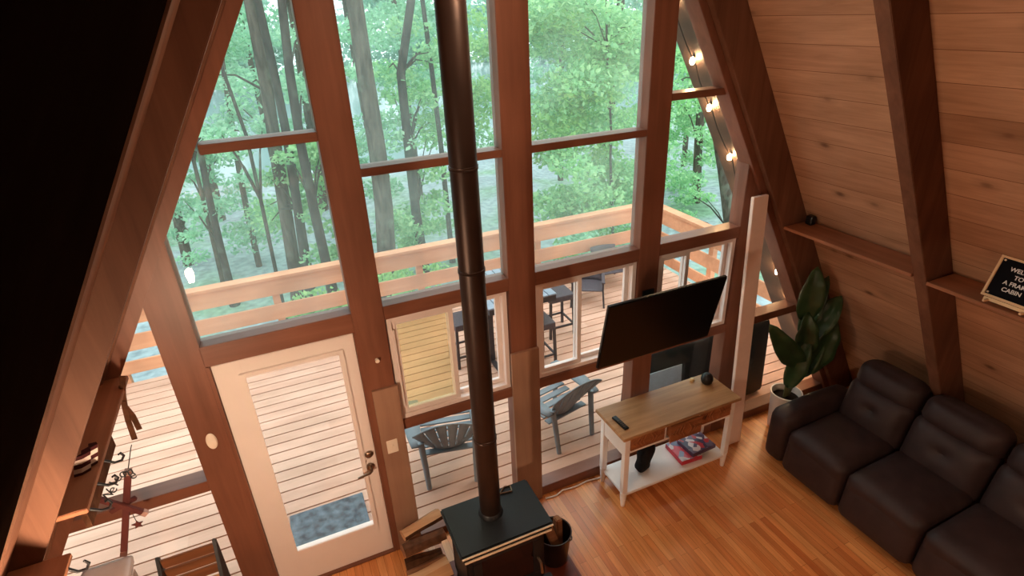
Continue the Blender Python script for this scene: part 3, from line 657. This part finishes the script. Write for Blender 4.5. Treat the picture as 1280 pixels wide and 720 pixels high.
tbox(-.54, .54, 0, .03, -.312, .312).build('bezel', M['black'], tv, .006)
tbox(-.532, .532, -.003, .002, -.297, .304).build('display', M['screen'], tv)
tbox(-.3, .3, .03, .065, -.25, .12).build('rear_housing', M['black'], tv, .01)
g = G(); g.bar((2.56, -.23, 1.68), (2.6, -.015, 1.68), .05, .05).box(2.55, 2.66, -.018, -.001, 1.5, 1.83); g.build('wall_bracket', M['black'], tv, .003)
# things on the console
ro = thing('remote_control', 'black remote control lying on the left end of the console top', 'remote', (2.205, -.285, .805)); 
RMx = Matrix.Translation((2.205, -.285, .815)) @ Matrix.Rotation(math.radians(4), 4, 'Z')
G().box(-.022, .022, -.09, .09, -.0095, .009, RMx).build('body', M['black'], ro, .005)
for k in range(5):
    for q in (-1, 0, 1): G().lathe([(.0045, 0), (.0045, .003), (0, .003)], (q * .012, -.06 + k * .02, .009), 10, RMx).build('button', M['chrome'], ro)
sp = thing('round_speaker', 'small black ball shaped speaker at the back right of the console top', 'speaker', (3.21, -.16, .805))
G().lathe([(0, 0), (.035, 0), (.048, .015), (.056, .045), (.05, .078), (.03, .098), (0, .104)], (3.21, -.16, .806), 24).build('body', M['black'], sp, 0, True)
G().lathe([(.02, .1), (.02, .104), (0, .105)], (3.21, -.16, .806), 16).build('button', M['iron'], sp)
tag(G().lathe([(0, 0), (.02, 0), (.024, .012), (.015, .028), (0, .03)], (3.115, -.075, .806), 16).build('small_dish', M['tan'], None, 0, True), 'tiny tan trinket at the back edge of the console top beside the ball speaker', 'trinket')
def gamebox(x0, x1, y0, y1, z0, z1, body, face, name, lab, rz=0):
    c = ((x0 + x1) / 2, (y0 + y1) / 2); R = Matrix.Translation((c[0], c[1], 0)) @ Matrix.Rotation(rz, 4, 'Z') @ Matrix.Translation((-c[0], -c[1], 0))
    r = thing(name, lab, 'box', (c[0], c[1], z0)); G().box(x0, x1, y0, y1, z0, z1, R).build('carton', M[body], r, .003); G().box(x0 + .004, x1 - .004, y0 + .004, y1 - .004, z1, z1 + .002, R).build('cover', M[face], r)
gamebox(2.845, 3.065, -.375, -.115, .151, .195, 'redbox', 'print1', 'game_box', 'red sided game box on the lower shelf of the console', -.06)
gamebox(2.955, 3.225, -.362, -.145, .198, .235, 'purplebox', 'print2', 'game_box', 'dark purple game box lying on top of the red sided game box', .04)
tn = thing('round_tin', 'small tan round tin behind the game boxes on the console shelf', 'tin', (3.13, -.115, .15)); G().lathe([(0, 0), (.045, 0), (.045, .05), (.0, .05)], (3.13, -.105, .151), 24).build('body', M['tan'], tn, .002); G().lathe([(.047, .045), (.047, .06), (0, .061)], (3.13, -.105, .151), 24).build('lid', M['tan'], tn)
def bagfn(q, t): return (q.x * (1 + .15 * math.sin(q.z * 30)), q.y + .02 * math.sin(q.x * 25), q.z)
o = G().rcube((.075, .06, .14), .04, 8, Matrix.Translation((2.52, -.24, .296)) @ Matrix.Rotation(.2, 4, 'Y'), (.01, .01, 0), bagfn).build('black_pouch', M['fabric_black'], None, 0, True); tag(o, 'slouched black cloth pouch on the lower shelf at the left of the console', 'bag')
# cord along the glass wall
tag(G().tube([(1.62, -.05, .008), (1.72, -.06, .008), (1.80, -.03, .008), (1.92, -.045, .008), (2.05, -.03, .008), (2.16, -.045, .008), (2.3, -.04, .008), (2.6, -.045, .008)], .008, 8).build('power_cord', M['cord'], None, 0, True), 'white power cord running along the floor at the foot of the glass wall', 'cord')
# ------------------------------------------------------------------ leaning pale board
lean = math.atan2(.135, 2.45); BM = Matrix.Translation((3.515, -.235, .012)) @ Matrix.Rotation(-lean, 4, 'X')
tag(G().box(0, .158, 0, .035, 0, 2.47, BM).build('trim_board', M['boardpale'], None, .003), 'tall pale primed board leaning upright on the window post right of the television', 'board')
# ------------------------------------------------------------------ sofa
so = thing('reclining_sofa', 'long dark brown leather reclining sofa under the sloped pine wall', 'sofa', (4.2, -1.6, 0))
def T(x, y, z, ry=0, rz=0): return Matrix.Translation((x, y, z)) @ Matrix.Rotation(rz, 4, 'Z') @ Matrix.Rotation(ry, 4, 'Y')
G().box(3.78, 4.72, -2.70, -.47, .03, .30).build('base', M['leather'], so, .02)
def armfn(q, t): return (q.x, q.y, q.z + .02 * math.sin((t.x + 1) * 1.5))
for yc in (-.565, -2.615): G().rcube((.45, .12, .27), .085, 10, T(4.165, yc, .30), (.01, .02, .02), armfn).build('arm', M['leather'], so, 0, True)
for yc, w in ((-.965, .285), (-1.565, .305), (-2.185, .305)):
    G().rcube((.10, w, .205), .07, 10, T(3.80, yc, .245, .10), (.02, 0, 0)).build('footrest', M['leather'], so, 0, True)
    G().rcube((.33, w, .11), .08, 10, T(4.03, yc, .385, -.05), (0, 0, .035)).build('seat', M['leather'], so, 0, True)
    def dimple(q, t):
        rr = math.hypot(t.y * .9, (t.z - .15)); return (q.x + (.045 * math.exp(-(rr / .16) ** 2) if t.x < 0 else 0), q.y, q.z)
    G().rcube((.13, w, .24), .1, 14, T(4.44, yc, .60, .24), (.04, 0, 0), dimple).build('backrest', M['leather'], so, 0, True)
    G().rcube((.135, w - .005, .14), .11, 12, T(4.535, yc, .865, .30), (.03, 0, .01)).build('headrest', M['leather'], so, 0, True)
# ------------------------------------------------------------------ fig plant
fp = thing('potted_fig', 'broad leaved fig plant in a white pot in the corner behind the sofa', 'plant', (4.21, -.23, 0))
PXc, PYc = 4.19, -.235
G().lathe([(0, .001), (.10, .001), (.12, .03), (.14, .40), (.148, .42), (.148, .43), (.136, .43), (.13, .40), (.11, .06), (0, .05)], (PXc, PYc, .0), 28).build('pot', M['pot'], fp, 0, True)
G().lathe([(.128, .36), (.06, .375), (0, .38)], (PXc, PYc, 0), 20).build('soil', M['soil'], fp, 0, True)
def leaf(base, tip, w, roll=0, droop=.05):
    base, tip = Vector(base), Vector(tip); d = tip - base; n = Vector((-.55, -.75, .35)); sd = d.cross(n).normalized(); n = sd.cross(d).normalized()
    sd2 = sd * math.cos(roll) + n * math.sin(roll); n2 = n * math.cos(roll) - sd * math.sin(roll)
    g = G(); nu, nv = 6, 12; vs = []
    for j in range(nv + 1):
        t = j / nv; ww = w * (math.sin(math.pi * t ** .75) ** .75) * (.75 + .35 * t) + .004
        for i in range(nu + 1):
            s = 2 * i / nu - 1; vs.append(base + d * t + sd2 * s * ww + n2 * (abs(s) * ww * .28 + droop * math.sin(math.pi * t) + .012 * math.sin(t * 19) * abs(s)))
    g.poly(vs, [(j * (nu + 1) + i, j * (nu + 1) + i + 1, (j + 1) * (nu + 1) + i + 1, (j + 1) * (nu + 1) + i) for j in range(nv) for i in range(nu)])
    o = g.build('leaf', M['figleaf'], fp, 0, True); md = o.modifiers.new('thick', 'SOLIDIFY'); md.thickness = .004; return o
def ap(u, v, y): return tuple(at(u, v, y))
for k, (u, v, yv) in enumerate(((1000, 440, -.24), (1022, 400, -.20), (990, 450, -.28))):
    G().tube([(PXc + .02 * (k - 1), PYc, .37), ap(985 + 6 * k, 470, -.235), ap(u, v, yv)], [.014, .012, .008], 8).build('stem', M['figstem'], fp, 0, True)
LV = [((1003, 402, -.20), (1022, 333, -.20), .12, 0), ((1012, 424, -.22), (1052, 370, -.26), .12, .4), ((998, 450, -.26), (1010, 390, -.24), .12, -.2), ((1000, 458, -.28), (962, 405, -.32), .115, .2),
      ((1004, 468, -.28), (1046, 398, -.30), .13, -.3), ((984, 485, -.26), (1012, 420, -.30), .10, .2), ((1000, 470, -.22), (1030, 430, -.33), .09, .5), ((1000, 420, -.18), (1036, 345, -.16), .09, .3)]
for b, t, w, r in LV: leaf(ap(*b), ap(*t), w, r)
# ------------------------------------------------------------------ wall shelves
def shelf(name, lab, side, k, y0, y1, z0, z1, kb):
    x0 = k - side * z1 / S3; v = [(x0, z1), (kb - side * z1 / S3, z1), (kb - side * z0 / S3, z0), (x0, z0)]
    o = G().prism([(x, y0, z) for x, z in v], (0, y1 - y0, 0)).build(name, M['shelf'], None, .003); return tag(o, lab, 'shelf')
shelf('wall_shelf', 'narrow wooden shelf on the right wall between window rafter and second rafter', 1, 5.165, -1.195, -.085, 2.13, 2.155, KR - .004)
shelf('wall_shelf', 'narrow wooden shelf on the right wall carrying the letter board', 1, 5.165, -2.415, -1.295, 2.11, 2.135, KR - .004)
shelf('wall_shelf', 'narrow shelf with hooks on the left wall beside the window rafter', -1, -2.225, -1.095, -.03, 2.125, 2.15, KL + .004)
shelf('wall_shelf', 'lower brown shelf on the left wall nearest the viewer', -1, -2.232, -2.3, -1.205, 2.025, 2.05, -2.437)
# letter board on the right shelf
lbx = thing('letter_board', 'black felt letter board with white words in a pale oak frame on a small easel', 'sign', (4.0, -1.7, 2.135))
a = math.radians(20)
LBM = Matrix(((0, math.sin(a), -math.cos(a), 3.985), (-1, 0, 0, -1.60), (0, math.cos(a), math.sin(a), 2.165), (0, 0, 0, 1)))   # x -> -y, y -> up and back, z -> toward the room
W, H_ = .36, .27
def lbox(a0, a1, b0, b1, c0, c1): return G().box(a0, a1, b0, b1, c0, c1, LBM)
f = G()
for q in ((0, W, 0, .016), (0, W, H_ - .016, H_), (0, .016, .016, H_ - .016), (W - .016, W, .016, H_ - .016)): f.box(q[0], q[1], q[2], q[3], 0, .018, LBM)
f.build('frame', M['oak'], lbx, .002)
lbox(.016, W - .016, .016, H_ - .016, .002, .009).build('felt', M['letterfelt'], lbx)
e = G().box(.03, W - .05, -.022, -.001, -.006, .03, LBM)
for x in (.06, W - .10): e.bar(LBM @ Vector((x, -.012, .012)), LBM @ Vector((x - .01, -.03, .06)), .014, .014).bar(LBM @ Vector((x, -.02, .0)), LBM @ Vector((x, .02, -.06)), .012, .012)
e.build('easel', M['oak'], lbx, .001)
for x, y in ((.028, .028), (.028, H_ - .028), (W - .028, .028), (W - .028, H_ - .028)): G().lathe([(.006, 0), (.006, .004), (0, .006)], (x, y, .009), 10, LBM).build('corner_pin', M['brass'], lbx)
for s, x, y in (('WELCOME', .075, .188), ('TO', .115, .145), ('A FRAME', .075, .102), ('CABIN', .085, .06)):
    text_mesh('lettering', s, .036, M['letter'], LBM @ Matrix.Translation((x, y, .0105)), lbx, .0012, 'LEFT', .0006)
tag(G().rcube((.03, .035, .04), .015, 6, Matrix.Translation((4.14, -.16, 2.196))).build('mini_speaker', M['black'], None, 0, True), 'small black speaker at the window end of the right wall shelf', 'speaker')
# ------------------------------------------------------------------ left wall hook rail and decorations
hr = thing('hook_rail', 'dark wooden rail with black iron coat hooks under the left wall shelf', 'coat rack', (-.985, -.6, 2.05))
xf = -2.225 + 2.12 / S3
G().box(xf - .028, xf - .006, -1.06, -.5, 2.02, 2.119).build('backboard', M['bark'], hr, .003)
for yv in (-.70, -.86, -1.02):
    pts = [(xf - .006, yv, 2.085), (xf + .03, yv, 2.06), (xf + .06, yv, 2.062), (xf + .075, yv, 2.085), (xf + .066, yv, 2.105), (xf + .056, yv, 2.098)]
    G().tube(pts, [.007, .006, .006, .006, .006, .005], 8).build('hook', M['iron'], hr, 0, True)
hk2 = thing('coat_hook', 'single black coat hook on the nearer left wall shelf', 'hook', (-1.03, -1.3, 2.03)); xg = -2.235 + 2.04 / S3
G().tube([(xg + .0, -1.27, 2.035), (xg + .03, -1.27, 2.0), (xg + .06, -1.27, 2.0), (xg + .075, -1.27, 2.025), (xg + .064, -1.27, 2.045)], [.007, .006, .006, .006, .005], 8).build('hook', M['iron'], hk2, 0, True)
rs_ = thing('hanging_strips', 'two curved wooden strips hanging crossed from the window end of the left shelf', 'ornament', tuple(at(153, 480, -.2)))
for pth in ([(153, 470), (154, 500), (160, 525), (168, 548)], [(152, 482), (156, 508), (166, 520), (174, 536)]):
    P_ = [at(u, v, -.17 + .012 * (pth[0][0] == 152)) for u, v in pth]; g = G()
    for q0, q1 in zip(P_, P_[1:]): g.bar(q0, q1 + (q1 - q0) * .05, .028, .006, (0, 1, 0))
    g.build('strip', M['bark'], rs_)
# rustic star made of sticks with the word
tw = thing('stick_star_sign', 'rustic sign of crossed red sticks with black wire word and small hanging star', 'sign', tuple(at(155, 640, -.16)))
def pt(u, v, y=-.16): return Vector(at(u, v, y))
G().bar(pt(160, 592), pt(155, 688), .036, .026, (0, 1, 0)).build('stick', M['redwood'], tw, .003)
G().bar(pt(124, 624, -.19), pt(178, 640, -.19), .032, .026, (0, 1, 0)).build('stick', M['redwood'], tw, .003)
G().bar(pt(138, 640, -.13), pt(170, 622, -.13), .028, .022, (0, 1, 0)).build('stick', M['redwood'], tw, .003)
for p0, p1 in (((160.3, 587), (159.9, 593)), ((155, 688), (154.6, 694))): G().bar(pt(*p0), pt(*p1), .037, .027, (0, 1, 0)).build('stick_tip', M['tip'], tw)
G().bar(pt(178, 640, -.19), pt(184, 642, -.19), .033, .027, (0, 1, 0)).build('stick_tip', M['tip'], tw)
WP = [(142, 617, .3), (147, 611, .45), (149.5, 604.5, .6), (152.5, 598.5, .75), (156.5, 595, .85), (161.5, 595, 1.2), (167.5, 597, 1.4)]
WP = [(140, 622), (145.5, 614), (148, 606.5), (151, 600), (155.5, 596), (162, 594.5), (168, 598)]
for ch, (u, v) in zip('Welcome', WP):
    c = pt(u, v, -.2); s = .075
    an = math.radians(50 if u < 155 else 10)
    Mx = Matrix.Translation(c) @ Matrix.Rotation(math.radians(68), 4, 'X') @ Matrix.Rotation(an, 4, 'Z')
    text_mesh('wire_letter', ch, s, M['iron'], Mx, tw, .002, 'CENTER', 0)
sc_ = pt(172, 656, -.19); sp_ = []
for k in range(10):
    r = .032 if k % 2 == 0 else .014; t = math.pi / 2 + k * math.pi / 5; sp_.append((sc_.x + r * math.cos(t), sc_.y, sc_.z + r * math.sin(t)))
G().prism(sp_, (0, .008, 0)).build('hanging_star', M['redwood'], tw)
G().tube([pt(166, 643, -.19), sc_ + Vector((0, .004, .03))], .002, 6).build('star_wire', M['iron'], tw)
G().tube([pt(160, 588), (pt(160, 588).x + .01, -.02, pt(160, 588).z + .05), (pt(160, 588).x + .01, .012, pt(160, 588).z + .05)], .003, 6).build('hanging_wire', M['iron'], tw)
# striped cloth on left shelf
fl = G(); fx = -2.285 + 2.15 / S3
o = fl.prism([(fx + (k % 2) * .02 + .01 * k, -.86 + .02 * k, 2.1515) for k in range(5)] + [(fx - .03 + (k % 2) * .02 + .01 * k, -.86 + .02 * k, 2.1515) for k in range(4, -1, -1)], (.03, 0, .10)).build('striped_cloth', M['stripes'], None); tag(o, 'small folded cloth with dark and pale stripes standing on the left wall shelf', 'cloth')
# crate and tub in the lower left
cr = thing('slatted_rack', 'wooden slatted rack with dark pointed end panels on the floor by the lower left window', 'rack', (-1.02, -.25, 0))
for xx in (-1.20, -.868):
    G().prism([(xx, -.40, .0015), (xx, -.10, .0015), (xx, -.10, .84), (xx, -.125, .87), (xx, -.15, .83), (xx, -.40, .42)], (.022, 0, 0)).build('end_panel', M['iron'], cr, .004)
for k, (yv, zv, rx) in enumerate(((-.128, .80, .1), (-.13, .71, .05), (-.13, .62, .0))):
    G().box(-.154, .154, -.009, .009, -.038, .038, Matrix.Translation((-1.023, yv, zv)) @ Matrix.Rotation(rx, 4, 'X')).build('slat', M['crate'], cr, .003)
G().prism([(-1.177, -.14, .57), (-1.177, -.14, .55), (-1.177, -.385, .40), (-1.177, -.385, .42)], (.308, 0, 0)).build('sloped_board', M['split'], cr, .002)
G().box(-1.177, -.869, -.385, -.37, .1, .39).build('front_board', M['crate'], cr, .003)
tb = thing('plastic_bin', 'tall milky plastic bin with rounded lid in the lower left corner', 'bin', (-1.41, -.42, 0))
G().prism([(-1.50, -.56, .001), (-1.27, -.56, .001), (-1.25, -.26, .001), (-1.50, -.26, .001)], (0, 0, 1.02)).build('body', M['tub'], tb, .03, True)
G().rcube((.135, .165, .03), .028, 8, T(-1.375, -.41, 1.052)).build('lid', M['tub'], tb, 0, True)
# small fittings on the posts
pl = thing('wall_switch', 'pale light switch on the brown board right of the door', 'switch', (.39, -.03, 1.08))
G().box(.352, .432, -.031, -.0245, 1.02, 1.14).build('plate', M['plate'], pl, .003); G().box(.386, .398, -.042, -.031, 1.07, 1.095).build('toggle', M['plate'], pl, .002)
pe = thing('thermostat', 'small egg shaped pale device on the brown post left of the door', 'thermostat', (-.70, -.01, 1.54))
G().lathe([(0, 0), (.9, 0), (1.0, .3), (.8, .8), (0, 1)], M=Matrix.Translation((-.703, -.0005, 1.54)) @ Matrix.Rotation(math.pi / 2, 4, 'X') @ Matrix.Diagonal((.032, .062, .022, 1))).build('housing', M['plate'], pe, 0, True)
kh = thing('cup_hook', 'tiny white hook on the brown post above the light switch', 'hook', (.39, 0, 1.82))
G().lathe([(0, 0), (.012, 0), (.008, .012), (.015, .024), (0, .03)], M=Matrix.Translation((.39, -.0005, 1.82)) @ Matrix.Rotation(math.pi / 2, 4, 'X')).build('knob', M['plate'], kh, 0, True)
# ------------------------------------------------------------------ deck furniture
DZ = -.1
tag(G().box(-.50, .15, .42, .86, DZ, DZ + .014).build('doormat', M['mat'], None, .004), 'charcoal patterned doormat on the deck outside the white door', 'doormat')
def adirondack(label, x, y, rz):
    c, s = math.cos(rz), math.sin(rz); A = Matrix.Translation((x, y, DZ)) @ Matrix.Rotation(rz, 4, 'Z')
    r = thing('plastic_chair', label, 'chair', (x, y, DZ), rz, None)
    # local: faces +y, origin between the feet
    def P(p): return A @ Vector(p)
    def back(u, v):                        # u -1..1, v 0..1
        w = .155 + .19 * v - .03 * v * v; h = .30 + v * (.50 - .13 * u * u)
        yb = -.16 - .26 * v + .06 * u * u; return (u * w, yb, h)
    g = G(); ns_ = 6
    for k in range(ns_):
        u0 = -1 + 2 * k / ns_ + .014; u1 = -1 + 2 * (k + 1) / ns_ - .014; vs = []
        for j in range(13):
            v = j / 12
            full = v < .14 or v > .93 or .30 < v < .37
            a0, a1 = (u0 - .014, u1 + .014) if full else (u0 + .006, u1 - .006)
            for i in range(4): vs.append(back(a0 + (a1 - a0) * i / 3, v))
        vs = [P(q) for q in vs]
        g.poly(vs, [(j * 4 + i, j * 4 + i + 1, (j + 1) * 4 + i + 1, (j + 1) * 4 + i) for j in range(12) for i in range(3)])
    bmesh.ops.remove_doubles(g.bm, verts=g.bm.verts, dist=.0005)
    o = g.build('backrest', M['plastic_grey'], r, 0, True); md = o.modifiers.new('t', 'SOLIDIFY'); md.thickness = .012
    g = G()
    for k in range(6):
        t = k / 5; g.bar(P((-.25, -.17 + .085 * k, .30 + .018 * k)), P((.25, -.17 + .085 * k, .30 + .018 * k)), .074, .016)
    g.build('seat', M['plastic_grey'], r, .003)
    for sx in (-1, 1):
        g = G(); vs = []
        for j in range(9):
            t = j / 8; yv = -.30 + .66 * t; w = .045 + .03 * math.sin(math.pi * t); z = .50 + .03 * t
            vs += [P((sx * (.29 + .03 * math.sin(math.pi * t)) - w / 1, yv, z)), P((sx * (.29 + .03 * math.sin(math.pi * t)) + w / 1, yv, z))]
        g.poly(vs, [(2 * j, 2 * j + 1, 2 * j + 3, 2 * j + 2) for j in range(8)])
        o = g.build('armrest', M['plastic_grey'], r, 0, True); md = o.modifiers.new('t', 'SOLIDIFY'); md.thickness = .018
        G().tube([P((sx * .28, .30, .52)), P((sx * .29, .33, .25)), P((sx * .30, .36, .0))], [.034, .03, .024], 8).build('front_leg', M['plastic_grey'], r, 0, True)
        G().tube([P((sx * .25, -.27, .51)), P((sx * .235, -.30, .25)), P((sx * .225, -.33, 0))], [.03, .028, .024], 8).build('rear_leg', M['plastic_grey'], r, 0, True)
    return r
adirondack('grey plastic slatted deck chair seen from behind just left of the stovepipe', 1.03, .90, -.22)
adirondack('grey plastic slatted deck chair seen through the lower pane left of the console table', 2.20, .88, .22)
def stool(x, y, rz, label):
    A = Matrix.Translation((x, y, DZ)) @ Matrix.Rotation(rz, 4, 'Z'); r = thing('bar_stool', label, 'stool', (x, y, DZ), rz, 'dark stools at the slatted deck table')
    G().rcube((.185, .185, .045), .02, 6, A @ Matrix.Translation((0, 0, .575))).build('seat', M['wicker'], r, 0, True)
    for sx in (-1, 1):
        for sy in (-1, 1): G().bar(A @ Vector((sx * .165, sy * .165, .535)), A @ Vector((sx * .178, sy * .178, 0)), .032, .032).build('leg', M['darkmetal'], r, .002)
    for q in range(4):
        c, s = math.cos(q * math.pi / 2), math.sin(q * math.pi / 2)
        a0 = (.173 * c + .173 * s, .173 * s - .173 * c, .16); b0 = (.173 * c - .173 * s, .173 * s + .173 * c, .16)
        G().bar(A @ Vector(a0), A @ Vector(b0), .02, .024).build('stretcher', M['darkmetal'], r)
stool(3.16, 2.66, -.02, 'dark square stool on the right of the slatted deck table, farthest back')
stool(2.58, 2.10, .0, 'dark square stool pushed under the near right corner of the slatted deck table')
stool(1.82, 2.56, .0, 'dark square stool left of the slatted deck table, partly behind the stovepipe')
bt = thing('bar_table', 'high blue grey slatted table out on the deck behind the middle post', 'table', (2.35, 2.4, DZ))
g = G()
for k in range(8): g.box(1.92 + k * .109, 2.02 + k * .109, 1.93, 2.93, .875, .895)
g.build('slatted_top', M['slat'], bt, .003)
G().box(1.93, 2.78, 1.94, 1.97, .80, .874).box(1.93, 2.78, 2.89, 2.92, .80, .874).box(1.93, 1.96, 1.97, 2.89, .80, .874).box(2.75, 2.78, 1.97, 2.89, .80, .874).build('apron', M['darkmetal'], bt)
for x in (2.08, 2.46):
    G().box(x - .035, x + .035, 2.34, 2.42, DZ + .03, .872).build('pedestal', M['darkmetal'], bt, .003)
    G().box(x - .03, x + .03, 2.08, 2.70, DZ, DZ + .03).build('foot', M['darkmetal'], bt, .003)
def patio(x, y, rz, label):
    A = Matrix.Translation((x, y, DZ)) @ Matrix.Rotation(rz, 4, 'Z') @ Matrix.Diagonal((.9, .9, .62, 1)); r = thing('patio_chair', label, 'chair', (x, y, DZ), rz)
    G().rcube((.24, .24, .018), .014, 6, A @ Matrix.Translation((0, 0, .42))).build('seat', M['wicker'], r, 0, True)
    g = G(); vs = []
    for j in range(7):
        for i in range(7): u, v = i / 3 - 1, j / 6; vs.append(A @ Vector((u * (.23 + .01 * v), -.21 - .12 * v + .05 * u * u, .43 + .45 * v)))
    g.poly(vs, [(j * 7 + i, j * 7 + i + 1, (j + 1) * 7 + i + 1, (j + 1) * 7 + i) for j in range(6) for i in range(6)]); o = g.build('backrest', M['wicker'], r, 0, True); o.modifiers.new('t', 'SOLIDIFY').thickness = .015
    for sx in (-1, 1):
        G().tube([A @ Vector((sx * .25, .22, .62)), A @ Vector((sx * .25, .2, .4)), A @ Vector((sx * .27, .28, 0))], .014, 8).build('front_leg', M['darkmetal'], r, 0, True)
        G().tube([A @ Vector((sx * .25, -.22, .62)), A @ Vector((sx * .24, -.2, .4)), A @ Vector((sx * .27, -.30, 0))], .014, 8).build('rear_leg', M['darkmetal'], r, 0, True)
        G().bar(A @ Vector((sx * .25, -.24, .63)), A @ Vector((sx * .25, .25, .63)), .05, .02).build('armrest', M['wicker'], r, .004)
patio(4.0, 3.25, 2.6, 'low dark woven patio chair behind the right hand stool on the deck')
patio(4.6, 3.62, 3.0, 'low dark woven patio chair by the far railing, seen beside the right window post')
gv = thing('covered_grill', 'large black covered grill on the deck outside the lower right panes', 'grill', (3.6, .62, DZ))
def gf(q, t): return (q.x * (1 - .03 * (t.z + 1) / 2), q.y * (1 - .12 * (t.z + 1) / 2) + .012 * math.sin(q.x * 14), q.z + .015 * math.sin(q.x * 9))
G().rcube((.82, .22, .47), .06, 14, Matrix.Translation((3.76, .58, .375)), (0, .02, 0), gf).build('cover', M['cover'], gv, 0, True)
G().rcube((.21, .006, .165), .005, 6, Matrix.Translation((3.15, .338, .50)) @ Matrix.Rotation(-.06, 4, 'X')).build('sky_reflection', M['skysheen'], gv, .0, False, 'pale blue patch for sky reflected in the cover')  # pale blue block stands in for sky reflected on the black cover
for x in (3.1, 4.4): G().lathe([(0, 0), (.03, 0), (.03, .03), (0, .03)], (x, .6, DZ), 14).build('wheel', M['black'], gv)
# ------------------------------------------------------------------ room lamps, plus unseen fill lamps added under the loft
def lamp_emit(name, st): return emis(name, (1, .70, .46, 1), st)
pd = thing('pendant_lamp', 'bare warm bulb pendant hanging from the ridge above the stove', 'lamp', (1.15, -1.2, 4.03))
G().tube([(1.15, -1.2, 4.28), (1.15, -1.2, 6.3)], .006, 6).build('cable', M['black'], pd, 0, True)
G().lathe([(0, .24), (.03, .24), (.04, .16), (.04, .1), (0, .1)], (1.15, -1.2, 4.03), 16).build('socket', M['brass'], pd, 0, True)
G().lathe([(0, 0), (.05, .015), (.07, .06), (.05, .1), (0, .11)], (1.15, -1.2, 4.03), 20).build('bulb', lamp_emit('pendant_glow', 250), pd, 0, True)
fl_ = thing('floor_lamp', 'standing lamp with a bare warm bulb behind the left window bay', 'lamp', (-.88, -2.0, 0))
G().lathe([(0, 0), (.14, 0), (.14, .02), (.03, .04), (0, .04)], (-.88, -2.0, 0), 24).tube([(-.88, -2, .03), (-.88, -2, 1.78)], .012, 10).build('pole', M['black'], fl_, 0, True)
G().lathe([(0, 1.78), (.02, 1.78), (.03, 1.82), (.036, 1.86), (.028, 1.90), (0, 1.915)], (-.88, -2.0, 0), 20).build('bulb', lamp_emit('floor_lamp_glow', 1300), fl_, 0, True)
for i, (lx, lab) in enumerate(((1.0, 'added unseen fill lamp under the loft, the one nearer the left wall'), (3.1, 'added unseen fill lamp under the loft, the one nearer the sofa'))):
    cl = thing('added_fill_lamp', lab, 'lamp', (lx, -3.6, 2.3))  # unseen lamp added to brighten lower posts, floor and right wall
    G().lathe([(0, -.001), (.15, -.001), (.15, -.03), (.13, -.03), (0, -.02)], (lx, -3.6, 2.3), 24).build('housing', M['brass'], cl, 0, True)
    G().lathe([(.12, -.032), (.09, -.06), (0, -.075)], (lx, -3.6, 2.3), 24).build('diffuser', lamp_emit('fill_glow', 85), cl, 0, True)
# ------------------------------------------------------------------ sky and render settings
w = bpy.data.worlds.new('sky'); scn.world = w; w.use_nodes = True; nt = w.node_tree; nt.nodes.clear()
out = nt.nodes.new('ShaderNodeOutputWorld'); bg = nt.nodes.new('ShaderNodeBackground'); tc = nt.nodes.new('ShaderNodeTexCoord'); se = nt.nodes.new('ShaderNodeSeparateXYZ'); cr_ = nt.nodes.new('ShaderNodeValToRGB')
nt.links.new(tc.outputs['Generated'], se.inputs[0]); nt.links.new(se.outputs[2], cr_.inputs[0]); nt.links.new(cr_.outputs[0], bg.inputs[0]); nt.links.new(bg.outputs[0], out.inputs[0])
cr_.color_ramp.elements[0].color = (.78, .98, .98, 1); cr_.color_ramp.elements[1].color = (.9, 1, 1, 1); bg.inputs[1].default_value = 2.35
scn.view_settings.view_transform = 'Standard'; scn.view_settings.look = 'None'; scn.view_settings.exposure = 0; scn.view_settings.gamma = 1; scn.view_settings.use_curve_mapping = False
